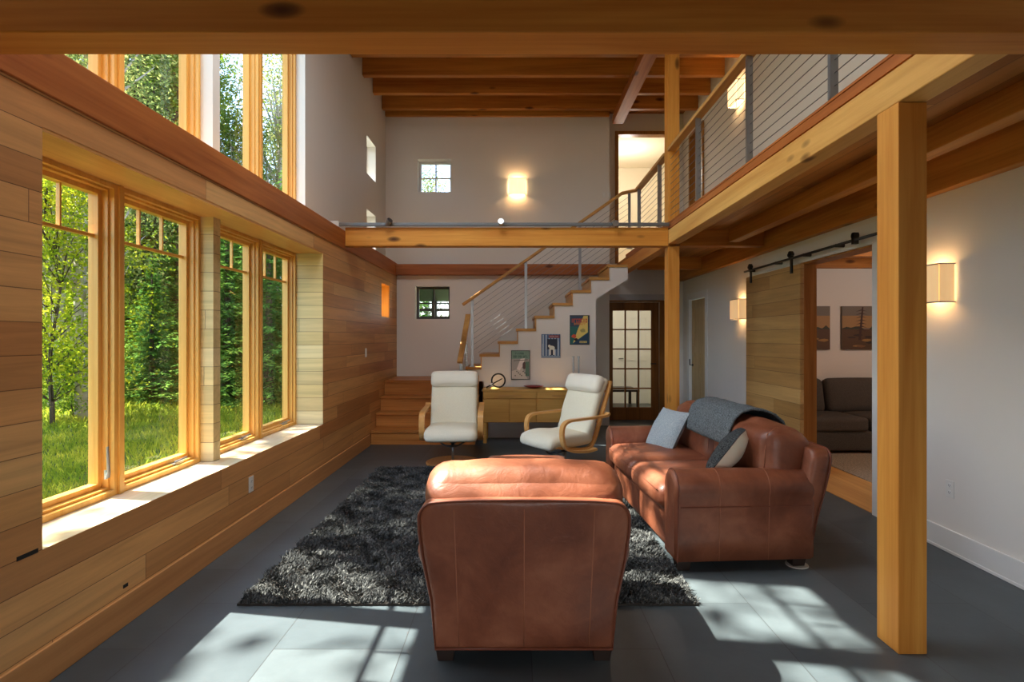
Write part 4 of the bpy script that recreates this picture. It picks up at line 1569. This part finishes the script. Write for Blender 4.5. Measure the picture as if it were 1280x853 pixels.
sh = [(1, R_(0, 1, 0, 0.72)), (2, [(0, 0.0), (0.9, 0.0), (0.6, 0.4), (0.0, 0.28)]), (3, [(0.28, 0.36), (0.5, 0.72), (0.75, 0.74), (0.66, 0.5), (0.45, 0.3)]),
      (4, blob(0.72, 0.48, 0.1, 0.14, seed=3)), (5, R_(0.78, 0.98, 0.1, 0.62)), (6, [(0.1, 0.66), (0.9, 0.7), (0.92, 0.68), (0.12, 0.64)])]
sh += [(6, blob(0.2 + 0.09 * k, 0.12 + 0.05 * ((k * 7) % 4), 0.035, 0.025, 8, k)) for k in range(8)]
sh += lettering(7, 0.1, 0.92, 0.76, 0.84, 9, 4) + lettering(7, 0.2, 0.7, 0.88, 0.94, 6, 5)
poster('framed poster with a pale green top and white ski scene, lowest of the three', 0.066, 1.06, 0.275, 0.425, M['black'], None, sh,
       [srgb(128, 158, 138), srgb(168, 160, 152), srgb(206, 196, 182), srgb(240, 224, 216), srgb(92, 60, 56), srgb(92, 124, 104), srgb(80, 74, 70), srgb(60, 88, 78)])
sh = [(1, R_(0.06 + 0.16 * k, 0.12 + 0.16 * k, 0.0, 0.98)) for k in range(6)]
sh += [(2, R_(0.3, 0.85, 0.36, 0.8)), (3, R_(0.38, 0.98, 0.84, 0.97)), (4, blob(0.56, 0.42, 0.17, 0.1, seed=8)), (4, R_(0.42, 0.5, 0.12, 0.42)), (4, R_(0.62, 0.7, 0.12, 0.42)), (4, blob(0.42, 0.5, 0.07, 0.06, 10, 2)),
       (2, R_(0.5, 0.62, 0.1, 0.34)), (5, R_(0.0, 1.0, 0.0, 0.08)), (1, R_(0.86, 0.93, 0.1, 0.7)), (1, R_(0.04, 0.1, 0.1, 0.6))]
sh += lettering(6, 0.42, 0.94, 0.87, 0.94, 8, 9)
poster('small blue poster with pale tree trunks and white animal, middle of the three', 0.507, 1.336, 0.288, 0.358, M['slot'], None, sh,
       [srgb(74, 102, 140), srgb(176, 196, 212), srgb(34, 44, 66), srgb(118, 52, 68), srgb(222, 224, 214), srgb(128, 150, 178), srgb(196, 150, 150)], fr=False)
sh = [(1, [(0.0, 0.62), (1.0, 0.62), (1.0, 1.0), (0.0, 1.0)]), (2, [(0.72, 1.0), (0.95, 1.0), (0.95, 0.42), (0.14, 0.04), (0.42, 0.55)]), (3, [(0.0, 0.0), (0.14, 0.05), (0.42, 0.6), (0.0, 0.62)]),
      (4, [(0.2, 0.04), (0.98, 0.4), (0.98, 0.0), (0.2, 0.0)]), (5, blob(0.2, 0.28, 0.13, 0.07, 10, 3)), (6, blob(0.3, 0.16, 0.1, 0.05, 10, 5)), (7, R_(0.5, 0.9, 0.04, 0.11)), (8, blob(0.68, 0.48, 0.14, 0.07, 12, 1))]
sh += lettering(5, 0.08, 0.94, 0.76, 0.9, 7, 2) + lettering(9, 0.2, 0.86, 0.68, 0.75, 7, 3) + lettering(6, 0.53, 0.88, 0.055, 0.09, 8, 3)
poster('framed colourful poster with a yellow diagonal band and red lettering, highest of the three', 0.925, 1.57, 0.285, 0.43, M['black'], None, sh,
       [srgb(44, 96, 104), srgb(52, 70, 92), srgb(226, 204, 112), srgb(30, 104, 98), srgb(30, 66, 96), srgb(206, 82, 52), srgb(40, 36, 40), srgb(222, 206, 130), srgb(176, 158, 92), srgb(222, 132, 62)])

# --- next room: couch, carpet, paintings
tag(MB().rbox((0, 0, 0.006), (1.6, 1.3, 0.008), 0.007, n=4).build('carpet', M['carpet'], loc=(5.16, 5.70, 0.0)), 'beige carpet on the oak floor before the grey couch', 'carpet')
co = thing('couch', 'dark grey cloth couch in the room beyond the barn door', 'couch', (4.4, 7.40, 0.0))
MB().rbox((0, 0.0, 0.17), (1.1, 0.42, 0.13), 0.03, n=8).build('base', M['couch'], co, smooth=True)
for k in range(2):
    MB().rbox((-0.51 + k * 1.02, -0.09, 0.37), (0.505, 0.36, 0.09), 0.05, (0, 0, 0.02), 12).build('seat_cushion', M['couch'], co, smooth=True)
    Rm = Matrix.Translation((-0.70 + k * 1.0, 0.27, 0.66)) @ Matrix.Rotation(-0.2, 4, 'X')
    MB().rbox((0, 0, 0), (0.49, 0.1, 0.24), 0.08, (0, 0.03, 0.01), 12, M=Rm).build('back_cushion', M['couch'], co, smooth=True)
MB().rbox((0, 0.39, 0.42), (1.1, 0.07, 0.36), 0.05, n=8).build('back_frame', M['couch'], co, smooth=True)
for s in (-1, 1):
    MB().rbox((s * 1.17, 0.02, 0.34), (0.08, 0.43, 0.28), 0.05, n=8).build('arm', M['couch'], co, smooth=True)
    for yy in (-0.36, 0.36):
        MB().cyl((s * 1.0, yy, 0.0), 0.025, 0.06, 10).build('foot', M['dark_wood'], co)


def painting(label, x0, x1, z0, z1, y, seed, trunks):
    w, h = x1 - x0, z1 - z0
    t = thing('painting', label, 'painting', ((x0 + x1) / 2, y, (z0 + z1) / 2), 0, 'landscape paintings above the grey couch')
    r = random.Random(seed)
    m = MB()
    m.box(-w / 2, w / 2, -0.035, -0.001, -h / 2, h / 2)
    def put(ci, poly, k):
        m.cur = ci
        b = len(m.v)
        m.v += [(-w / 2 + u * w, -0.0352 - 0.0001 * k, -h / 2 + v * h) for (u, v) in poly]
        m.face(range(b, b + len(poly)))
    put(1, R_(0, 1, 0.5, 0.78), 1)
    put(2, [(0, 0.44)] + [(i / 14, 0.46 + 0.12 * r.random()) for i in range(15)] + [(1, 0.44)], 2)
    put(3, R_(0, 1, 0.0, 0.47), 3)
    for k in range(14):
        put(r.choice((4, 5, 6)), blob(r.random() * 0.86 + 0.07, 0.04 + 0.3 * r.random(), 0.05 + 0.05 * r.random(), 0.015 + 0.02 * r.random(), 9, k), 4 + k)
    for k, tx in enumerate(trunks):
        put(7, [(tx - 0.022, 0.22), (tx + 0.022, 0.22), (tx + 0.05 + 0.012, 0.98), (tx + 0.05 - 0.012, 0.98)], 20 + k)
        for q in range(7):
            v = 0.45 + 0.075 * q
            put(7, [(tx - 0.07, v - 0.03), (tx + 0.03, v), (tx + 0.12, v - 0.02), (tx + 0.03, v + 0.025)], 24 + k * 8 + q)
    m.build('canvas', None, t, mats=[plain('paint', c, 0.6) for c in (srgb(116, 104, 92), srgb(160, 122, 76), srgb(52, 52, 32), srgb(82, 54, 28), srgb(150, 112, 56), srgb(52, 34, 22), srgb(120, 82, 44), srgb(62, 34, 22))])


painting('landscape painting with two tall bare trees above the grey couch', 4.58, 5.45, 1.29, 1.90, 7.899, 3, (0.28, 0.66))
painting('landscape painting with low trees, left of the bare tree painting', 3.62, 4.41, 1.29, 1.90, 7.899, 8, (0.2,))

# hall bench and coat rack behind the glazed door
hb_ = thing('hall_bench', 'small dark bench in the hall behind the glazed door', 'bench', (2.02, 10.9, 0.0))
MB().box(-0.30, 0.30, -0.4, 0.4, 0.44, 0.48).build('seat', M['dark_wood'], hb_, bevel=0.004)
for sx in (-1, 1):
    for sy in (-1, 1):
        MB().box(sx * 0.27 - 0.025, sx * 0.27 + 0.025, sy * 0.37 - 0.025, sy * 0.37 + 0.025, 0, 0.44).build('leg', M['dark_wood'], hb_)
MB().box(-0.27, 0.27, -0.37, 0.37, 0.12, 0.14).build('shelf', M['dark_wood'], hb_)
ck = thing('coat_rack', 'coat rack of dark hooks on the hall wall behind the glazed door', 'coat rack', (1.2, 11.3, 1.62))
MB().box(0.001, 0.02, -0.5, 0.5, -0.05, 0.05).build('board', M['oak_y'], ck)
for k in range(4):
    MB().tube([(0.02, -0.36 + 0.24 * k, 0.0), (0.1, -0.36 + 0.24 * k, -0.01), (0.13, -0.36 + 0.24 * k, 0.04)], 0.009, 8).build('hook', M['black'], ck)
d5 = thing('door_5', 'white closed door at the end of the hall behind the glazed door', 'door', (2.62, 12.49, 0), kind='structure')
m = slab(MB(), 'y', -0.03, 0.0, -0.4, 0.4, 0.0, 2.05, [(-0.28, 0.28, 0.25, 0.95), (-0.28, 0.28, 1.1, 1.9)])
m.box(-0.4, 0.4, -0.015, 0.0, 0, 2.05)
m.build('door_leaf', M['white_trim'], d5)
slab(MB(), 'y', -0.04, 0.0, -0.48, 0.48, 0.0, 2.13, [(-0.4, 0.4, -0.1, 2.05)]).build('door_frame', M['white_trim'], d5)
MB().tube([(-0.33, -0.03, 1.0), (-0.33, -0.08, 1.0), (-0.24, -0.08, 1.0)], 0.009, 8).build('door_handle', M['black'], d5)

# ================================================================== OUTDOORS
GZ = -0.35
po = thing('porch_shelter', 'dark open porch behind the house seen through the low back window', 'porch', (-2.2, 11.4, GZ))
MB().box(-1.5, 1.5, -1.75, 1.75, 2.66, 2.80).build('roof', M['dark_wood'], po, bevel=0.01)
for sx in (-1, 1):
    MB().box(sx * 1.4 - 0.06, sx * 1.4 + 0.06, 1.6, 1.72, 0.0, 2.659).build('post', M['dark_wood'], po)
MB().box(0.24, 0.36, 1.6, 1.72, 0.0, 2.659).build('post', M['dark_wood'], po)
for k in range(2):
    MB().box(-1.34, 1.34, 1.63, 1.69, 2.25 + 0.18 * k, 2.31 + 0.18 * k).build('rail', M['dark_wood'], po)
gm = MB()
nx_, ny_ = 46, 46
for i in range(nx_ + 1):
    for j in range(ny_ + 1):
        x = -2.6 - 57 * (i / nx_) ** 1.4
        y = -14 + 72 * j / ny_
        z = GZ + 0.06 * noise.noise(Vector((x * 0.3, y * 0.3, 0))) + max(0, -x - 14) * 0.02
        gm.v.append((x, y, z))
for i in range(nx_):
    for j in range(ny_):
        b = i * (ny_ + 1) + j
        gm.face((b, b + 1, b + ny_ + 2, b + ny_ + 1))
struct('floor_lawn', gm, M['ground'], 'grassy ground outside the windows', 'lawn', smooth=True)
gb = MB().box(-2.6, 20, 9.62, 58, GZ - 0.2, GZ - 0.02)
struct('floor_lawn_rear', gb, M['ground'], 'grassy ground behind the house', 'lawn')

NG = 60000
t_ = rng.random(NG)
gy = 3.0 + 20.0 * rng.random(NG) ** 1.25
gx = -(2.9 + (gy * 0.95 + 0.5 + 3.0 * np.exp(-gy / 6) - 2.9) * rng.random(NG))
keep = (gx < -2.75) & (-gx > gy * 0.33)
gx, gy = gx[keep], gy[keep]
NG = len(gx)
sc_ = 0.45 + gy / 13.0
hh = (0.07 + 0.09 * rng.random(NG)) * sc_ ** 0.6
ww = (0.004 + 0.004 * rng.random(NG)) * sc_
an = rng.uniform(0, 2 * PI, NG)
ln = rng.uniform(0, 2 * PI, NG)
gz = np.array([GZ + 0.06 * noise.noise(Vector((float(x) * 0.3, float(y) * 0.3, 0))) + max(0, -x - 14) * 0.02 - 0.02 for x, y in zip(gx, gy)])
V = np.zeros((NG, 5, 3))
c_, s_ = np.cos(an) * ww, np.sin(an) * ww
lx, ly = np.cos(ln) * hh * 0.5, np.sin(ln) * hh * 0.5
V[:, 0] = np.stack([gx - c_, gy - s_, gz], 1)
V[:, 1] = np.stack([gx + c_, gy + s_, gz], 1)
V[:, 2] = np.stack([gx + lx * 0.4 + c_, gy + ly * 0.4 + s_, gz + hh * 0.65], 1)
V[:, 3] = np.stack([gx + lx * 0.4 - c_, gy + ly * 0.4 - s_, gz + hh * 0.65], 1)
V[:, 4] = np.stack([gx + lx, gy + ly, gz + hh], 1)
idx = np.arange(NG)[:, None] * 5
tag(np_mesh('grass', V.reshape(-1, 3), idx + np.array([[0, 1, 2, 3]]), idx + np.array([[3, 2, 4]]), M['grass']),
    'sunlit green grass outside the lower windows', 'grass', kind='stuff')


def quad_cloud(name, cen, nrm, size, asp, mat, parent):
    """leaf quads at cen, random spin about normal nrm"""
    n = len(cen)
    nrm = nrm / np.linalg.norm(nrm, axis=1, keepdims=True)
    ref = rng.normal(size=(n, 3))
    u = np.cross(nrm, ref)
    u /= np.linalg.norm(u, axis=1, keepdims=True) + 1e-9
    v = np.cross(nrm, u)
    su = (size * asp)[:, None] * u
    sv = size[:, None] * v
    V = np.stack([cen - sv, cen + su * 0.9, cen + sv, cen - su * 0.9], 1)
    q = np.arange(n)[:, None] * 4 + np.array([[0, 1, 2, 3]])
    return np_mesh(name, V.reshape(-1, 3), q, np.zeros((0, 3), int), mat, parent)


def broad_tree(h, cr, leafm, barkm, seed, nclump=70, per=85, low=0.25, spread=0.55, ls=0.10, tr=None):
    r = random.Random(seed)
    root = bpy.data.objects.new('broadleaf_tree', None)
    COL.objects.link(root)
    tr = tr or 0.012 * h + 0.03
    pts = [(0.12 * math.sin(i * 0.9 + seed) * i / 8 * 1.5, 0.12 * math.cos(i * 1.1 + seed) * i / 8 * 1.5, h * 0.93 * i / 8 - 0.1) for i in range(9)]
    m = MB().tube(pts, [tr * (1 - 0.85 * i / 8) for i in range(9)], 8)
    cs = []
    for k in range(nclump):
        f = r.random()
        z = h * (low + (1 - low) * f)
        prof = math.sin(PI * min(1, 0.12 + 0.88 * f) ** 0.8) ** 0.6
        a_ = r.random() * 2 * PI
        rr = cr * prof * (r.random() ** 0.55)
        c = Vector((rr * math.cos(a_), rr * math.sin(a_), z))
        cs.append(c)
        if k % 2 == 0:
            i = min(8, max(1, int((z - 0.12 * h) / (h * 0.93) * 8)))
            p = Vector(pts[i])
            if p.z > c.z:
                p = Vector(pts[max(1, i - 1)])
            mid = (p + c) / 2 + Vector((0, 0, 0.15))
            m.tube([p, mid, c], [tr * 0.28, tr * 0.18, 0.01], 5)
    m.build('trunk', barkm, root, smooth=True)
    cs = np.array([tuple(c) for c in cs])
    cen = np.repeat(cs, per, 0) + rng.normal(0, spread, (len(cs) * per, 3)) * np.array([1, 1, 0.7])
    cen = cen[cen[:, 2] > 0.25]
    n = len(cen)
    nr = rng.normal(size=(n, 3)) + np.array([0, 0, 0.8])
    quad_cloud('foliage', cen, nr, ls * (0.7 + 0.6 * rng.random(n)), np.full(n, 0.55), leafm, root)
    return root


def spruce(h, rad, seed):
    r = random.Random(seed)
    root = bpy.data.objects.new('spruce_tree', None)
    COL.objects.link(root)
    MB().tube([(0, 0, -0.1), (0, 0, h * 0.5), (0, 0, h)], [0.02 * h + 0.02, 0.012 * h, 0.01], 8).build('trunk', M['bark'], root, smooth=True)
    C, Nn = [], []
    lev = int(h * 9)
    for i in range(lev):
        f = i / lev
        z = 0.1 + (h - 0.1) * f
        L = rad * (1 - f) ** 0.85 + 0.05
        nb = 9 if f < 0.7 else 6
        for b in range(nb):
            a_ = r.random() * 2 * PI
            l = L * (0.75 + 0.35 * r.random())
            k = max(6, int(l * 30))
            for q in range(k):
                t = (q + 0.5) / k
                w = 0.05 + 0.16 * l * (1 - t) * 0.6
                x = l * t
                side = r.uniform(-1, 1) * w
                zz = z - 0.28 * x + 0.12 * x * t + r.uniform(-0.05, 0.03)
                C.append((x * math.cos(a_) - side * math.sin(a_), x * math.sin(a_) + side * math.cos(a_), zz))
                Nn.append((0.6 * r.uniform(-1, 1), 0.6 * r.uniform(-1, 1), 1))
    n = len(C)
    quad_cloud('foliage', np.array(C), np.array(Nn), 0.05 + 0.04 * rng.random(n), np.full(n, 0.4), M['needle'], root)
    return root


protos = {
    'oak': broad_tree(12.5, 3.2, M['leaf'], M['bark'], 1, 170, 150, 0.10, 0.6, 0.075),
    'ash': broad_tree(13.5, 2.9, M['leaf_grey'], M['bark'], 2, 150, 150, 0.12, 0.55, 0.07),
    'birch': broad_tree(12.0, 2.0, M['leaf_grey'], M['birch'], 3, 100, 110, 0.3, 0.45, 0.055),
    'maple': broad_tree(5.2, 1.7, M['leaf_yellow'], M['bark'], 4, 90, 110, 0.18, 0.42, 0.05, 0.05),
    'shrub': broad_tree(1.7, 1.0, M['leaf'], M['bark'], 5, 40, 90, 0.12, 0.26, 0.045, 0.02),
    'spruce': spruce(5.0, 1.55, 6),
}
used = set()


def plant(kind, px, y, k=1.0, label='', x=None):
    """px is only a bearing from the viewpoint: x is fixed by it and the distance y"""
    x = (px - 645) / 700 * y if x is None else x
    src = protos[kind]
    o = src if kind not in used else dup(src)
    used.add(kind)
    z = GZ + 0.06 * noise.noise(Vector((x * 0.3, y * 0.3, 0))) + max(0, -x - 14) * 0.02 - 0.02
    o.location = (x, y, z if x < -2.6 else GZ - 0.03)
    o.scale = (k, k, k)
    o.rotation_euler = (0, 0, random.random() * 6.28)
    g = {'spruce': 'spruces outside', 'shrub': 'shrubs outside'}.get(kind, 'broadleaf trees outside')
    tag(o, label, {'shrub': 'shrub'}.get(kind, 'tree'), g)
    if kind == 'shrub':
        o.name = 'shrub'
    return o


PL = [
    ('maple', 66, 11.5, 1.0, 'yellow green young maple seen through the nearest lower window'),
    ('birch', 104, 12.5, 0.95, 'pale barked birch trunk beyond the yellow maple'),
    ('birch', 70, 14.0, 1.05, 'pale barked birch at the left of the nearest lower window'),
    ('maple', 90, 17.5, 1.25, 'bright yellow green maple behind the two birches'),
    ('shrub', 92, 12.5, 0.9, 'low leafy shrub at the foot of the birches'),
    ('shrub', 62, 15.0, 1.2, 'leafy shrub at the edge of the lawn, leftmost in view'),
    ('oak', 60, 22, 1.0, 'big leafy tree behind the maples, leftmost in view'),
    ('oak', 112, 24, 1.05, 'big leafy tree behind the birch trunk'),
    ('ash', 150, 21, 1.0, 'tall grey green tree left of the small spruce'),
    ('spruce', 190, 15.5, 0.82, 'small bushy spruce on the lawn in the second lower window'),
    ('spruce', 162, 18, 1.2, 'taller spruce behind and left of the small spruce'),
    ('spruce', 222, 17.5, 1.25, 'taller spruce right of the small spruce'),
    ('ash', 178, 18.5, 1.0, 'tall grey green tree close behind the small spruce'),
    ('oak', 228, 20, 1.0, 'big leafy tree filling the second upper window'),
    ('oak', 180, 27, 1.05, 'big leafy tree straight behind the small spruce'),
    ('ash', 212, 22, 1.05, 'tall grey green tree behind the spruces in the second window'),
    ('shrub', 152, 16, 0.9, 'low shrub at the left foot of the small spruce'),
    ('oak', 238, 28, 1.1, 'big leafy tree hidden partly by the boarded pier'),
    ('spruce', 284, 15.5, 1.25, 'dark spruce filling the third lower window'),
    ('spruce', 306, 17, 1.4, 'dark spruce at the right of the third lower window'),
    ('birch', 292, 21, 0.85, 'slender tree rising against blue sky in the third upper window'),
    ('spruce', 336, 15, 1.2, 'dark spruce at the left of the fourth lower window'),
    ('spruce', 362, 16.5, 1.45, 'dark spruce at the right of the fourth lower window'),
    ('spruce', 322, 20, 1.6, 'tall dark spruce behind the post between the far windows'),
    ('birch', 345, 22, 1.12, 'slender sparse tree in the fourth upper window'),
    ('ash', 366, 27, 1.0, 'tall grey green tree behind the fourth lower window spruces'),
    ('oak', 330, 30, 0.8, 'leafy tree far behind the far pair of windows'),
    ('oak', 285, 30, 0.8, 'leafy tree far behind the third lower window'),
    ('oak', 205, 33, 1.1, 'leafy tree farthest back in the second window'),
    ('oak', 130, 32, 1.1, 'leafy tree farthest back in the nearest window'),
    ('oak', 60, 31, 1.1, 'leafy tree farthest back at the left edge of the windows'),
]
for (kd, px_, yy, k_, lb) in PL:
    plant(kd, px_, yy, k_, lb)
plant('birch', 0, 18.5, 0.62, 'slender tree behind the house seen in the small high back window', x=-2.9)
plant('spruce', 0, 16, 0.95, 'spruce behind the house seen in the small low back window', x=-3.0)
plant('ash', 0, 10.5, 1.0, 'tall tree left of the windows that shades the near lawn', x=-17)
plant('oak', 0, 4.5, 1.0, 'leafy tree far left of the house beyond the lawn', x=-25)
plant('ash', 0, 9.0, 1.05, 'tall tree far left at the edge of the lawn', x=-27)
plant('oak', 0, 15.5, 1.0, 'broad tree at the left end of the wood edge', x=-26)
plant('ash', 0, -2.5, 1.0, 'tall tree across the lawn near the rear of the house', x=-26)
plant('birch', 0, 8.0, 0.9, 'slim tree left of the windows that dapples the near grass', x=-13)
# sparse crown that dapples the sunlight on floor and rug
dp = broad_tree(14.5, 3.6, M['leaf'], M['bark'], 11, 80, 34, 0.5, 0.38, 0.14)
dp.location = (-9.6, 6.2, GZ)
tag(dp, 'tall sparse tree beside the house that dapples the sunlight indoors', 'tree', 'broadleaf trees outside')
